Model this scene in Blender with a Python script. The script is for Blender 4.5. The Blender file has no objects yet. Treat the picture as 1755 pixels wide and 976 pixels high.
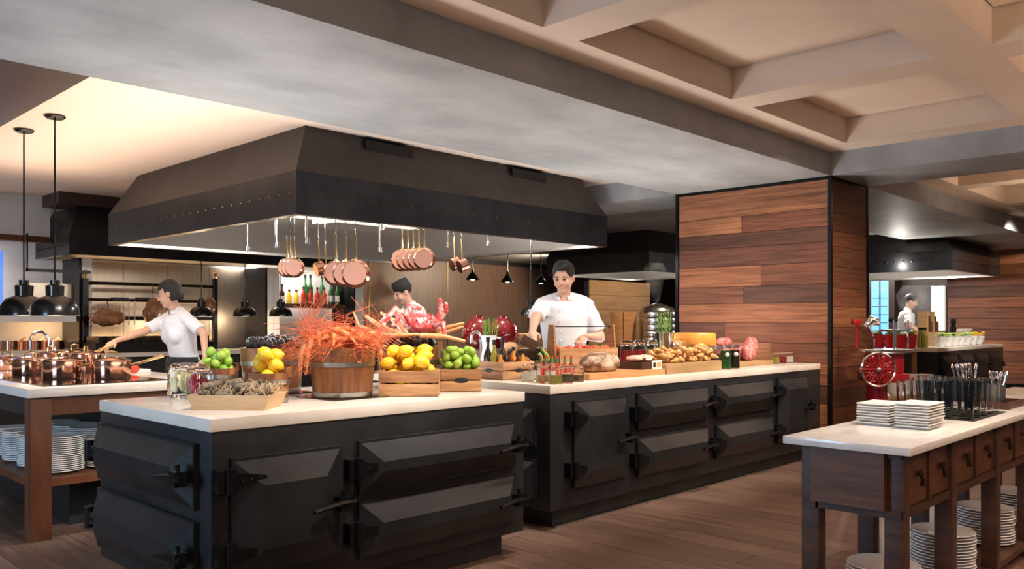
import bpy, bmesh, math, random
from mathutils import Vector, Matrix
random.seed(7)
S = bpy.context.scene
C = S.collection
R_ = math.radians
# ---------------------------------------------------------------- camera
CX, HY, FP, HC = 877.5, 553.0, 1426.6, 1.245      # pixel centre, horizon row, focal length in px, eye height
AZ = math.atan2(1377.5, FP)
FW = Vector((math.cos(AZ), math.sin(AZ))); RT = Vector((math.sin(AZ), -math.cos(AZ)))
cam = bpy.data.cameras.new('camera'); camo = bpy.data.objects.new('camera', cam); C.objects.link(camo)
cam.sensor_width = 36; cam.lens = FP / 1755 * 36; cam.shift_y = (HY - 488) / 1755; cam.clip_end = 200; cam.clip_start = .05
camo.location = (0, 0, HC); camo.rotation_euler = (R_(90), 0, AZ - R_(90)); S.camera = camo
# ---------------------------------------------------------------- world, exposure
S.view_settings.view_transform = 'Standard'; S.view_settings.look = 'None'; S.view_settings.gamma = 1
S.view_settings.use_curve_mapping = False; S.view_settings.exposure = 0.0
w = bpy.data.worlds.new('world'); S.world = w; w.use_nodes = True
w.node_tree.nodes['Background'].inputs[0].default_value = (.85, .84, .86, 1); w.node_tree.nodes['Background'].inputs[1].default_value = .13
# ---------------------------------------------------------------- large lights
def light(name, kind, loc, energy, col=(1, .86, .7), size=.3, size_y=None, aim=None, spot=60, blend=.6, spread=None):
    l = bpy.data.lights.new(name, kind); o = bpy.data.objects.new(name, l); C.objects.link(o); o.location = loc
    l.energy = energy; l.color = col
    if kind == 'AREA':
        l.size = size
        if size_y: l.shape = 'RECTANGLE'; l.size_y = size_y
        if spread: l.spread = R_(spread)
    else: l.shadow_soft_size = size
    if kind == 'SPOT': l.spot_size = R_(spot); l.spot_blend = blend
    if aim is not None:
        o.rotation_euler = (Vector(aim) - Vector(loc)).to_track_quat('-Z', 'Y').to_euler()
    return o
WARM = (1, .80, .58); NEUT = (1, .93, .85)
# ceiling spotlights recessed in the coffers, aimed at the food counters
for x, tx_, e in ((1.9, 2.0, 230), (2.9, 2.7, 250), (3.8, 3.3, 180), (4.3, 4.2, 200), (4.9, 5.0, 220), (5.8, 5.8, 220), (6.6, 6.6, 220)):
    light('spot_buffet', 'SPOT', (x, 2.2, 2.93), e, NEUT, .05, aim=(tx_, 3.6, .9), spot=52)
light('spot_pots', 'SPOT', (2.3, 5.0, 2.5), 170, NEUT, .05, aim=(2.0, 5.9, .9), spot=75)
light('spot_table', 'SPOT', (3.0, .6, 2.93), 90, NEUT, .05, aim=(3.6, 1.2, .8), spot=70)
light('spot_table', 'SPOT', (4.6, .6, 2.93), 90, NEUT, .05, aim=(4.5, 1.25, .8), spot=70)
light('spot_pillar', 'SPOT', (5.9, 2.5, 2.7), 150, WARM, .05, aim=(7.5, 3.9, 1.25), spot=58)
light('spot_pillar', 'SPOT', (7.0, 1.4, 2.7), 80, WARM, .05, aim=(7.9, 3.17, 1.0), spot=52)
light('spot_slicer', 'SPOT', (6.0, 1.0, 2.93), 150, NEUT, .05, aim=(7.1, 2.6, .9), spot=55)
light('spot_floor', 'SPOT', (4.0, 1.0, 2.93), 100, WARM, .05, aim=(4.6, 2.2, 0), spot=80)
light('spot_floor', 'SPOT', (6.2, 1.0, 2.93), 100, WARM, .05, aim=(6.4, 2.2, 0), spot=80)
light('spot_chef', 'SPOT', (4.2, 2.7, 2.75), 40, NEUT, .05, aim=(4.8, 4.1, 1.4), spot=40)
light('spot_cook', 'SPOT', (1.75, 4.9, 2.55), 60, NEUT, .05, aim=(2.95, 6.5, 1.3), spot=50)
# added fills without fixtures: a kitchen ceiling wash, and counter bounce onto the beam
light('ceiling_fill', 'AREA', (2.5, 7.4, 2.05), 34, (1, .76, .6), 1.3, 4.0, aim=(2.5, 7.4, 3), spread=150)
light('beam_fill', 'AREA', (2.4, 4.5, .7), 64, (1, .96, .92), 1.7, .4, aim=(2.6, 4.0, 3))
light('beam_fill', 'AREA', (6.3, 4.35, .7), 68, (1, .96, .92), 1.8, .5, aim=(6.0, 4.0, 3))
# added upward fills behind and beside the camera, no fixtures there, brighten the coffers
for x, y in ((1.2, -2.0), (4.4, -1.8), (7.0, -1.4), (10.5, .2)):
    light('coffer_fill', 'AREA', (x, y, 1.4), 95, (1, .76, .57), 1.2, 1.2, aim=(x + .1, y + .5, 3), spread=105)
light('rear_fill', 'AREA', (-.6, -1.0, 2.2), 22, (1, .9, .8), 1.0, 1.0, aim=(3.0, 3.2, .5))  # added fill behind the camera, standing in for bounced room light
light('blue_fill', 'AREA', (-2.2, 4.2, 1.6), 130, (.5, .72, 1), 1.6, 1.8, aim=(1.6, 4.2, .8))  # added blue side fill, placed out of view to tint the left faces
# lamps inside the hoods
for x, y in ((4.3, 6.4), (5.3, 6.3), (6.3, 6.2), (4.2, 7.8)):
    light('hood_lamp', 'POINT', (x, y, 2.22), 24, NEUT, .08)
for x, y, e in ((12.0, 8.3, 60), (15.2, 5.4, 120), (14.0, 4.8, 60)):
    light('hood_lamp', 'POINT', (x, y, 2.15), e, NEUT, .08)
light('far_spot', 'SPOT', (13.2, 2.6, 2.7), 300, NEUT, .05, aim=(14.8, 4.6, .9), spot=70)
light('far_wall_wash', 'SPOT', (15.6, 2.4, 2.7), 200, WARM, .05, aim=(17.4, 3.6, 1.4), spot=90)
light('panel_wash', 'SPOT', (9.0, 11.5, 2.5), 420, WARM, .08, aim=(9.6, 14, 1.4), spot=110)
light('panel_wash', 'SPOT', (13.5, 11.5, 2.5), 420, WARM, .08, aim=(13.0, 14, 1.4), spot=110)
light('screen_wash', 'SPOT', (9.2, 5.6, 2.5), 110, WARM, .05, aim=(9.5, 7.0, 1.3), spot=80)
light('end_wash', 'AREA', (18.6, 7.0, 2.5), 60, NEUT, 2, 1, aim=(19.5, 6.5, 1))

# ---------------------------------------------------------------- pixel helpers: a pixel gives a direction, the surface gives the distance
def ray(px):
    l = (px - CX) / FP; return FW.x + RT.x * l, FW.y + RT.y * l
def PZ(px, py, z):                       # on the horizontal plane z
    d = (HC - z) * FP / (py - HY); r = ray(px); return Vector((r[0] * d, r[1] * d, z))
def PD(px, py, d):                       # at depth d
    r = ray(px); return Vector((r[0] * d, r[1] * d, HC + (HY - py) / FP * d))
def PY(px, py, Y):                       # on the wall plane y=Y
    return PD(px, py, Y / ray(px)[1])
def PX(px, py, X):
    return PD(px, py, X / ray(px)[0])
# ---------------------------------------------------------------- mesh builder
class MB:
    def __init__(s): s.v = []; s.f = []; s.M = Matrix()
    def add(s, vs, fs):
        n = len(s.v); s.v += [s.M @ Vector(v) for v in vs]; s.f += [tuple(i + n for i in f) for f in fs]; return s
    def bx(s, x0, x1, y0, y1, z0, z1):
        return s.add([(x, y, z) for z in (z0, z1) for y in (y0, y1) for x in (x0, x1)],
                     [(0, 2, 3, 1), (4, 5, 7, 6), (0, 1, 5, 4), (2, 6, 7, 3), (0, 4, 6, 2), (1, 3, 7, 5)])
    def frus(s, x0, x1, z0, z1, y0, y1, i):      # pyramidal panel on a y-plane: base rect at y0, inset i at y1
        a = [(x0, y0, z0), (x1, y0, z0), (x1, y0, z1), (x0, y0, z1)]
        b = [(x0 + i, y1, z0 + i), (x1 - i, y1, z0 + i), (x1 - i, y1, z1 - i), (x0 + i, y1, z1 - i)]
        return s.add(a + b, [(3, 2, 1, 0), (4, 5, 6, 7), (0, 1, 5, 4), (1, 2, 6, 5), (2, 3, 7, 6), (3, 0, 4, 7)])
    def lathe(s, prof, seg=24, at=(0, 0, 0)):
        vs = []; fs = []; n = len(prof); idx = []
        for r, z in prof:
            if r < 1e-6: idx.append([len(vs)] * seg); vs.append((at[0], at[1], at[2] + z))
            else:
                idx.append(list(range(len(vs), len(vs) + seg)))
                vs += [(at[0] + r * math.cos(2 * math.pi * k / seg), at[1] + r * math.sin(2 * math.pi * k / seg), at[2] + z) for k in range(seg)]
        for a, b in zip(idx, idx[1:]):
            for k in range(seg):
                q = []
                for i in (a[k], a[(k + 1) % seg], b[(k + 1) % seg], b[k]):
                    if i not in q: q.append(i)
                if len(q) > 2: fs.append(tuple(q))
        return s.add(vs, fs)
    def tube(s, pts, r, seg=8, cap=True, closed=False):
        pts = [Vector(p) for p in pts]; n = len(pts)
        rr = r if isinstance(r, (list, tuple)) else [r] * n
        vs = []; fs = []; up = None
        for i, p in enumerate(pts):
            if closed: t = (pts[(i + 1) % n] - pts[i - 1])
            else: t = (pts[min(i + 1, n - 1)] - pts[max(i - 1, 0)])
            t = t.normalized() if t.length > 1e-9 else Vector((0, 0, 1))
            if up is None:
                up = Vector((0, 0, 1)) if abs(t.z) < .9 else Vector((1, 0, 0))
            up = (up - t * up.dot(t)); up = up.normalized() if up.length > 1e-6 else t.orthogonal().normalized()
            b = t.cross(up)
            for k in range(seg):
                a = 2 * math.pi * k / seg; vs.append(p + (up * math.cos(a) + b * math.sin(a)) * rr[i])
        m = n if closed else n - 1
        for i in range(m):
            for k in range(seg):
                a = i * seg + k; b2 = i * seg + (k + 1) % seg; j = (i + 1) % n
                fs.append((a, b2, j * seg + (k + 1) % seg, j * seg + k))
        if cap and not closed: fs += [tuple(range(seg))[::-1], tuple(range((n - 1) * seg, n * seg))]
        return s.add(vs, fs)
    def ball(s, c, r, seg=16, rings=10):
        if not isinstance(r, (tuple, list)): r = (r, r, r)
        M0 = s.M; s.M = M0 @ Matrix.Translation(c) @ Matrix.Diagonal((r[0], r[1], r[2], 1))
        s.lathe([(math.sin(math.pi * i / rings), -math.cos(math.pi * i / rings)) for i in range(rings + 1)], seg); s.M = M0; return s
    def cap(s, p, q, r1, r2, seg=12):            # capsule
        p = Vector(p); q = Vector(q); d = (q - p).normalized(); pts = []; rr = []
        for a in (-80, -50, -20, 0): pts.append(p + d * r1 * math.sin(R_(a))); rr.append(r1 * math.cos(R_(a)))
        for a in (0, 20, 50, 80): pts.append(q + d * r2 * math.sin(R_(a))); rr.append(r2 * math.cos(R_(a)))
        return s.tube(pts, rr, seg)
    def prism(s, poly, z0, z1):
        n = len(poly)
        return s.add([(x, y, z0) for x, y in poly] + [(x, y, z1) for x, y in poly],
                     [tuple(range(n))[::-1], tuple(range(n, 2 * n))] + [(i, (i + 1) % n, n + (i + 1) % n, n + i) for i in range(n)])
    def mesh(s, name, mat=None, bevel=0, ang=38):
        me = bpy.data.meshes.new(name); me.from_pydata([tuple(v) for v in s.v], [], s.f); me.update()
        bm = bmesh.new(); bm.from_mesh(me); bmesh.ops.recalc_face_normals(bm, faces=bm.faces)
        if bevel: bmesh.ops.bevel(bm, geom=[e for e in bm.edges if e.calc_face_angle(0) > .6], offset=bevel, segments=2, profile=.6, affect='EDGES')
        bm.to_mesh(me); bm.free()
        for p in me.polygons: p.use_smooth = True
        me.set_sharp_from_angle(angle=R_(ang))
        if mat: me.materials.append(mat)
        return me
    def obj(s, name, mat, parent=None, loc=(0, 0, 0), rz=0, bevel=0, ang=38):
        return put(name, s.mesh(name, mat, bevel, ang), parent, loc, rz)
def put(name, me, parent=None, loc=(0, 0, 0), rz=0, rot=None, sc=None):
    o = bpy.data.objects.new(name, me); C.objects.link(o); o.location = loc
    o.rotation_euler = rot if rot else (0, 0, rz)
    if sc: o.scale = sc if isinstance(sc, (tuple, list)) else (sc,) * 3
    o.parent = parent; return o
def tag(o, label=None, cat=None, group=None, kind=None):
    if label: o['label'] = label
    if cat: o['category'] = cat
    if group: o['group'] = group
    if kind: o['kind'] = kind
    return o
def thing(name, label, cat, loc=(0, 0, 0), rz=0, group=None):
    return tag(put(name, None, None, loc, rz), label, cat, group)
def st(o): o['kind'] = 'structure'; return o
def copy_tree(o, parent=None):
    c = o.copy(); C.objects.link(c); c.parent = parent
    for ch in o.children: copy_tree(ch, c)
    return c
# ---------------------------------------------------------------- materials
def mat(name, col, rough=.5, metal=0, col2=None, scale=6, stretch=(1, 1, 1), detail=4, bump=0, bscale=None, trans=0, ior=1.45,
        emit=None, es=0, rnd=None, coat=0, sub=0, spec=None, lo=.35, hi=.65, alpha=1):
    m = bpy.data.materials.new(name); m.use_nodes = True; nt = m.node_tree; N = nt.nodes; L = nt.links
    b = N['Principled BSDF']; c4 = lambda c: (*c, 1)
    b.inputs['Base Color'].default_value = c4(col); b.inputs['Roughness'].default_value = rough; b.inputs['Metallic'].default_value = metal
    b.inputs['Transmission Weight'].default_value = trans; b.inputs['IOR'].default_value = ior; b.inputs['Coat Weight'].default_value = coat
    b.inputs['Alpha'].default_value = alpha
    if sub: b.inputs['Subsurface Weight'].default_value = sub; b.inputs['Subsurface Radius'].default_value = (.02, .01, .006)
    if spec is not None: b.inputs['Specular IOR Level'].default_value = spec
    if emit: b.inputs['Emission Color'].default_value = c4(emit); b.inputs['Emission Strength'].default_value = es
    if col2 or bump or rnd:
        tc = N.new('ShaderNodeTexCoord'); mp = N.new('ShaderNodeMapping'); mp.inputs['Scale'].default_value = stretch
        L.new(tc.outputs['Object'], mp.inputs['Vector'])
        oi = N.new('ShaderNodeObjectInfo')
        sh = N.new('ShaderNodeVectorMath'); sh.operation = 'ADD'; sc_ = N.new('ShaderNodeVectorMath'); sc_.operation = 'SCALE'
        sc_.inputs[0].default_value = (13, 7, 19); L.new(oi.outputs['Random'], sc_.inputs['Scale'])
        L.new(mp.outputs[0], sh.inputs[0]); L.new(sc_.outputs[0], sh.inputs[1])
        nz = N.new('ShaderNodeTexNoise'); nz.inputs['Scale'].default_value = scale; nz.inputs['Detail'].default_value = detail
        nz.inputs['Roughness'].default_value = .62
        L.new(sh.outputs[0], nz.inputs['Vector'])
        src = None
        if rnd:
            rp = N.new('ShaderNodeValToRGB'); rp.color_ramp.interpolation = 'CONSTANT' if len(rnd) > 3 else 'LINEAR'
            while len(rp.color_ramp.elements) < len(rnd): rp.color_ramp.elements.new(.5)
            for i, (e, c) in enumerate(zip(rp.color_ramp.elements, rnd)): e.position = i / len(rnd); e.color = c4(c)
            L.new(oi.outputs['Random'], rp.inputs[0]); src = rp.outputs[0]
        if col2:
            cr = N.new('ShaderNodeValToRGB'); cr.color_ramp.elements[0].position = lo; cr.color_ramp.elements[1].position = hi
            L.new(nz.outputs['Fac'], cr.inputs[0])
            mx = N.new('ShaderNodeMix'); mx.data_type = 'RGBA'; L.new(cr.outputs[0], mx.inputs[0])
            mx.inputs[6].default_value = c4(col); mx.inputs[7].default_value = c4(col2)
            if src:
                mx.blend_type = 'MULTIPLY'; L.new(src, mx.inputs[6]); mx.inputs[0].default_value = 1
                m2 = N.new('ShaderNodeMix'); m2.data_type = 'RGBA'; L.new(cr.outputs[0], m2.inputs[0]); m2.inputs[6].default_value = (1, 1, 1, 1); m2.inputs[7].default_value = c4(col2)
                for l in list(mx.inputs[0].links): L.remove(l)
                mx.inputs[0].default_value = 1; L.new(m2.outputs[2], mx.inputs[7])
            src = mx.outputs[2]
        if src: L.new(src, b.inputs['Base Color'])
        if bump:
            bp = N.new('ShaderNodeBump'); bp.inputs['Strength'].default_value = bump; bp.inputs['Distance'].default_value = .01
            n2 = nz
            if bscale:
                n2 = N.new('ShaderNodeTexNoise'); n2.inputs['Scale'].default_value = bscale; n2.inputs['Detail'].default_value = 5; L.new(sh.outputs[0], n2.inputs['Vector'])
            L.new(n2.outputs['Fac'], bp.inputs['Height']); L.new(bp.outputs[0], b.inputs['Normal'])
    return m
M = {}
M['steel_black'] = mat('black_steel', (.022, .023, .026), .38, .55, (.04, .04, .043), 3, bump=.04, bscale=40)
M['iron'] = mat('black_iron', (.012, .012, .013), .28, .6)
M['hood'] = mat('hood_steel', (.028, .025, .024), .42, .6, (.05, .044, .042), 1.6)
M['stone'] = mat('cream_stone', (.78, .69, .60), .22, 0, (.70, .61, .52), 5, coat=.3)
M['marble'] = mat('white_marble', (.82, .80, .77), .16, 0, (.55, .52, .49), 3.5, (1, 2.4, 1), 8, lo=.5, hi=.8, coat=.3)
M['concrete'] = mat('trowelled_plaster', (.25, .255, .26), .55, 0, (.37, .375, .38), 1.3, (1, 1.6, 1), 8, .08, 9)
M['bronzedk'] = mat('dark_bronze', (.10, .07, .045), .3, 1)
M['concrete_dk'] = mat('dark_trowelled_plaster', (.085, .085, .09), .5, 0, (.14, .14, .145), 2.2, (1, 2, 2), 8, .06, 9)
M['ceil'] = mat('cream_ceiling_paint', (.70, .57, .46), .8, 0, (.66, .53, .43), 2)
M['peach'] = mat('kitchen_ceiling_paint', (.80, .66, .56), .8)
M['white'] = mat('white_paint', (.75, .73, .70), .6)
M['tile'] = mat('white_glazed_tile', (.80, .79, .76), .15, coat=.4)
RECL = [(.15, .05, .024), (.27, .10, .042), (.085, .032, .018), (.20, .066, .03), (.12, .042, .024), (.31, .125, .055), (.16, .055, .028)]
M['recl'] = mat('reclaimed_wood', (.3, .1, .05), .6, 0, (.33, .26, .24), 5, (1, .35, 7), 9, .5, 14, rnd=RECL, lo=.42, hi=.72)
M['recl_x'] = mat('reclaimed_wood_x', (.3, .1, .05), .6, 0, (.33, .26, .24), 5, (.35, 1, 7), 9, .5, 14, rnd=RECL, lo=.42, hi=.72)
M['floor'] = mat('oak_floor', (.2, .1, .06), .38, 0, (.45, .38, .36), 4, (8, .5, 1), 8, .12, 12, rnd=[(.17, .105, .078), (.20, .122, .09), (.15, .092, .068)], lo=.35, hi=.75)
M['walnut'] = mat('walnut_stain', (.085, .034, .017), .5, 0, (.045, .018, .010), 4, (1, 1, 9), 7, .08)
M['walnut_x'] = mat('walnut_panel', (.15, .062, .03), .45, 0, (.075, .03, .015), 4, (1, 1, 9), 7, .08)
M['redwood'] = mat('red_brown_wood', (.15, .05, .02), .4, 0, (.075, .024, .011), 3, (2, 2, .5), 7, .1)
M['panel'] = mat('brown_wall_panel', (.115, .068, .048), .45, 0, (.08, .047, .034), 3, (6, 6, .4), 6)
M['bucket'] = mat('acacia_stave', (.3, .12, .05), .42, 0, (.5, .42, .38), 5, (3, 3, .7), 7, .1, rnd=[(.30, .12, .042), (.20, .072, .027), (.38, .165, .06)], coat=.15)
M['crate'] = mat('crate_wood', (.5, .26, .12), .6, 0, (.55, .48, .42), 5, (1, 1, 8), 7, .2, rnd=[(.47, .24, .10), (.40, .19, .08), (.55, .30, .14)])
M['board'] = mat('chopping_board_wood', (.55, .27, .11), .5, 0, (.44, .2, .08), 4, (1, 6, 6), 6, .1)
M['veneer'] = mat('poplar_veneer', (.74, .50, .28), .55, 0, (.62, .38, .19), 4, (1, 1, 6), 5, .1)
M['ply'] = mat('pale_oak', (.40, .24, .11), .55, 0, (.30, .17, .075), 3, (1, 1, 7), 6, .1)
M['hoop'] = mat('galvanised_band', (.55, .54, .52), .33, 1, (.4, .39, .37), 8)
M['chrome'] = mat('chrome', (.8, .8, .82), .08, 1)
M['steel'] = mat('brushed_steel', (.55, .53, .5), .28, 1, (.45, .43, .4), 3, (14, 14, .6))
M['liner'] = mat('satin_hood_liner', (.72, .70, .66), .5, .6)
M['bronze'] = mat('warm_brushed_steel', (.50, .42, .34), .3, 1, (.44, .37, .30), 3, (9, 9, .5))
M['copper'] = mat('polished_copper', (.90, .50, .36), .14, 1, (.85, .45, .32), 5)
M['copper_b'] = mat('satin_copper', (.74, .36, .24), .5, .55)
M['brass'] = mat('brass', (.80, .58, .28), .2, 1)
M['blackgl'] = mat('black_glass', (.008, .008, .009), .06, 0, coat=.5)
M['lampblk'] = mat('black_enamel', (.006, .006, .006), .22, 0, coat=.2)
M['lampin'] = mat('lamp_glow', (1, .85, .6), .5, emit=(1, .8, .5), es=6)
M['glass'] = mat('clear_glass', (1, 1, 1), .02, 0, trans=1, ior=1.14)
M['porc'] = mat('white_porcelain', (.82, .81, .79), .15, coat=.4)
M['cloth'] = mat('white_chef_cotton', (.80, .79, .80), .8, 0, (.74, .73, .75), 8, bump=.55, bscale=9)
M['apron'] = mat('black_apron', (.012, .012, .014), .8)
M['skin'] = mat('skin', (.62, .36, .25), .5, 0, (.56, .31, .21), 10, sub=.15)
M['hair'] = mat('black_hair', (.007, .006, .006), .6, 0, (.02, .016, .014), 30, (4, 4, 1), bump=.3, bscale=60)
M['lip'] = mat('lip', (.48, .18, .15), .5); M['eye'] = mat('dark_eye', (.02, .012, .01), .25)
M['lemon'] = mat('lemon_peel', (.90, .56, .03), .38, 0, (.86, .48, .02), 8, bump=.25, bscale=90)
M['lime'] = mat('lime_peel', (.22, .42, .03), .35, 0, (.38, .52, .08), 5, bump=.2, bscale=80)
M['tomato'] = mat('tomato_skin', (.72, .10, .05), .22, 0, (.80, .25, .10), 3, rnd=[(.74, .09, .05), (.80, .20, .09), (.70, .07, .05)], coat=.3)
M['prawn'] = mat('prawn_shell', (.74, .15, .035), .5, 0, (.85, .34, .13), 22, (3, 1, 1))
M['whisk'] = mat('prawn_whisker', (.66, .14, .05), .6)
M['crab'] = mat('king_crab_shell', (.72, .10, .10), .45, 0, (.90, .62, .56), 26, bump=.6, bscale=40, lo=.5, hi=.6)
M['crableg'] = mat('snow_crab_leg', (.88, .33, .12), .42, 0, (.92, .52, .26), 8)
M['mussel'] = mat('mussel_shell', (.014, .012, .014), .25, 0, (.07, .055, .05), 12, (1, 1, 3), coat=.3)
M['musin'] = mat('mussel_pearl', (.62, .56, .50), .3)
M['oyster'] = mat('grey_root', (.30, .22, .14), .7, 0, (.14, .10, .065), 14, bump=.7, bscale=30)
M['straw'] = mat('straw', (.62, .46, .26), .7)
M['leaf'] = mat('herb_green', (.20, .36, .06), .55, 0, (.32, .48, .12), 12)
M['lettuce'] = mat('lettuce_green', (.34, .55, .07), .5, 0, (.5, .65, .2), 9)
M['bread'] = mat('crusty_bread', (.42, .20, .08), .7, 0, (.72, .52, .34), 7, bump=.7, bscale=22, lo=.45, hi=.7)
M['breaddk'] = mat('dark_rye', (.16, .07, .035), .7, 0, (.66, .5, .36), 9, (1, 1, 1), bump=.9, bscale=25, lo=.42, hi=.62)
M['pastry'] = mat('golden_pastry', (.50, .20, .05), .5, 0, (.72, .42, .16), 30, bump=.7, bscale=30)
M['cheese'] = mat('orange_cheese', (.86, .38, .06), .45, 0, (.80, .32, .05), 14, bump=.2, bscale=60)
M['salami'] = mat('salami', (.36, .07, .06), .5, 0, (.60, .27, .24), 40, bump=.5, bscale=50, lo=.45, hi=.62)
M['ham'] = mat('cured_ham', (.45, .22, .14), .5, 0, (.72, .55, .45), 9, bump=.4, bscale=20)
M['meat'] = mat('roast_meat', (.20, .07, .03), .4, 0, (.36, .16, .06), 12, bump=.7, bscale=30, coat=.3)
M['redgl'] = mat('red_glass', (.25, .008, .01), .05, coat=.8)
M['jam'] = mat('red_preserve', (.30, .01, .02), .2, coat=.5)
M['beet'] = mat('beetroot_pickle', (.22, .01, .04), .25, 0, (.42, .02, .08), 14, coat=.4)
M['corn'] = mat('pale_pickled_asparagus', (.80, .70, .32), .35, 0, (.84, .78, .52), 8)
M['honey'] = mat('honey', (.55, .25, .03), .15, coat=.5)
M['olive'] = mat('olive_paste', (.34, .33, .06), .4)
M['spice'] = mat('spice', (.50, .33, .14), .8, 0, (.40, .25, .10), 40)
M['salt'] = mat('flaky_salt', (.78, .74, .66), .8, 0, (.7, .66, .58), 40)
M['darksp'] = mat('peppercorns', (.09, .06, .04), .7, 0, (.18, .12, .07), 50)
M['botgr'] = mat('green_bottle_glass', (.02, .10, .02), .06, coat=.6)
M['botdk'] = mat('dark_bottle_glass', (.02, .013, .008), .06, coat=.6)
M['sauce_o'] = mat('orange_sauce', (.75, .24, .03), .2, coat=.6); M['sauce_r'] = mat('red_sauce', (.45, .03, .015), .2, coat=.6)
M['sauce_d'] = mat('dark_sauce', (.06, .015, .012), .12, coat=.6); M['oil'] = mat('olive_oil', (.28, .24, .03), .1, coat=.6)
M['label'] = mat('paper_label', (.78, .74, .64), .6); M['greenlab'] = mat('green_label', (.05, .22, .10), .5)
M['capred'] = mat('red_cap', (.65, .03, .03), .35); M['capblk'] = mat('black_cap', (.012, .012, .012), .4)
M['capsil'] = mat('silver_lid', (.68, .66, .62), .25, 1); M['capor'] = mat('rubber_seal_orange', (.75, .33, .12), .5)
M['red'] = mat('red_enamel', (.27, .008, .012), .18, coat=.6)
M['redpot'] = mat('red_pot', (.72, .03, .04), .25, coat=.4)
M['paper'] = mat('white_parchment', (.80, .78, .74), .7)
M['yellow'] = mat('yellow_juice', (.85, .55, .03), .25, coat=.4)
M['blue'] = mat('blue_glow', (.1, .35, .8), .4, emit=(.2, .5, .9), es=1.1)
M['lit'] = mat('lit_white_panel', (.9, .88, .8), .5, emit=(1, .95, .82), es=.8)
M['screen'] = mat('blue_screen', (.05, .12, .6), .3, emit=(.08, .2, .9), es=1.2)
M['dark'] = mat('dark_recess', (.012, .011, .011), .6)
M['darkwood'] = mat('dark_brown_veneer', (.065, .034, .026), .4, 0, (.04, .022, .017), 3, (5, 5, .4))
M['rubber'] = mat('black_rubber', (.015, .015, .015), .7)
# ================================================================ the setting
# floor: slab with single boards laid along y
fl = st(MB().bx(-6, 26, -6, 20, -.06, -.012).obj('floor', M['floor']))
bme = MB().bx(-.0985, .0985, -.748, .748, -.012, 0).mesh('floor_board', M['floor'])
for i in range(43):
    for j in range(4):
        put('floor_board', bme, fl, (.2 + i * .2, 1.1 + j * 1.5 + (i * 7 % 5) * .3 - .6, 0))
# coffered dining ceiling: ribs with recessed panels
ZC, ZP, ZB = 2.79, 3.0, 2.58
xs = [(-.37 - 1.955, 1.29 - 1.955), (-.37, 1.29), (1.585, 3.245), (3.54, 5.2), (5.5, 7.14), (8.62, 10.28), (10.58, 12.24), (12.54, 14.2), (14.5, 16.16)]
ys = [(-4.84, -3.53), (-3.23, -1.92), (-1.62, -.31), (-.01, 1.3), (1.6, 2.91)]
mb = MB(); px = -4.5
for a, b in xs + [(18, 18)]: mb.bx(px, a, -5.2, 3.2, ZC, ZP + .1); px = b
for a, b in xs:
    py = -5.2
    for c, d in ys + [(3.2, 3.2)]: mb.bx(a, b, py, c, ZC, ZP + .1); py = d
ce = st(mb.obj('ceiling', M['ceil']))
for a, b in xs:
    for c, d in ys: MB().bx(a + .012, b - .012, c + .012, d - .012, ZP, ZP + .04).obj('coffer_panel', M['ceil'], ce)
st(MB().bx(-4.5, 18, -5.2, 3.2, ZP + .1, ZP + .16).obj('ceiling_slab', M['dark']))
# beams
st(MB().bx(-6, 7.45, 3.17, 4.79, ZB, 3.1).bx(8.3, 20, 3.17, 4.79, ZB, 3.1).obj('ceiling_beam', M['concrete']))
st(MB().bx(7.45, 8.3, -5.2, 14.2, ZB, 3.1).obj('ceiling_beam', M['concrete']))
st(MB().bx(.5, 1.66, 4.79, 11.5, ZB, 3.1).obj('ceiling_beam', M['darkwood']))
st(MB().bx(1.66, 7.45, 4.79, 11.9, 2.80, 2.9).obj('ceiling_kitchen', M['peach']))
st(MB().bx(-6, .5, 4.79, 11.9, 2.80, 2.9).obj('ceiling_side', M['peach']))
st(MB().bx(8.3, 20.2, 4.79, 14.2, 2.7, 2.8).obj('ceiling_rear', M['concrete']))
st(MB().bx(-6, 7.45, 12.1, 14.2, 2.6, 2.7).obj('ceiling_back', M['white']))
# pillar clad in reclaimed planks
PX0, PX1, PY0, PY1 = 7.45, 8.30, 3.17, 4.79
pil = st(MB().bx(PX0 + .03, PX1 - .03, PY0 + .03, PY1 - .03, 0, ZB).obj('pillar', M['dark']))
rows = [.26, .165, .14, .185, .2, .17, .19, .19, .18, .2, .17, .19, .16, .18]
z = ZB - .03
for k, hgt in enumerate(rows):
    z1 = z; z = max(.01, z - hgt)
    if z1 - z < .03: break
    cuts = [PY0 + .02] + ([PY0 + .3 + .9 * random.random()] if k % 3 else []) + [PY1 - .02]
    for a, b in zip(cuts, cuts[1:]):
        p = random.uniform(0, .006); MB().bx(PX0 - p, PX0 + .03, a + .0015, b - .0015, z + .002, z1 - .002).obj('plank', M['recl'], pil)
    p = random.uniform(0, .006); MB().bx(PX0 + .02, PX1 - .02, PY0 - p, PY0 + .03, z + .002 - .04, min(z1 - .002 - .04 if k else z1, ZB - .03)).obj('plank', M['recl_x'], pil)
mb = MB()
for x, y in ((PX0, PY0), (PX0, PY1), (PX1, PY0)): mb.bx(x - .012, x + .02, y - .012, y + .02, 0, ZB)
mb.obj('corner_trim', M['iron'], pil); MB().bx(PX0 - .002, PX1 - .02, PY0 - .002, PY1, ZB - .032, ZB).obj('top_trim', M['iron'], pil)
# plank wall on the right
wr = st(MB().bx(17.33, 17.6, -3, 5.1, 0, 2.9).obj('wall_right', M['dark']))
z = .12
for k in range(13):
    a = -1.0
    for b in (1.2 + random.random() * 2, 5.08): MB().bx(17.3 - random.uniform(0, .008), 17.34, a + .002, b - .002, z + .002, z + .196).obj('plank', M['recl'], wr); a = b
    z += .2
st(MB().bx(17.27, 17.33, -3, 5.1, 0, .12).obj('baseboard_right', M['iron']))
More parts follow.
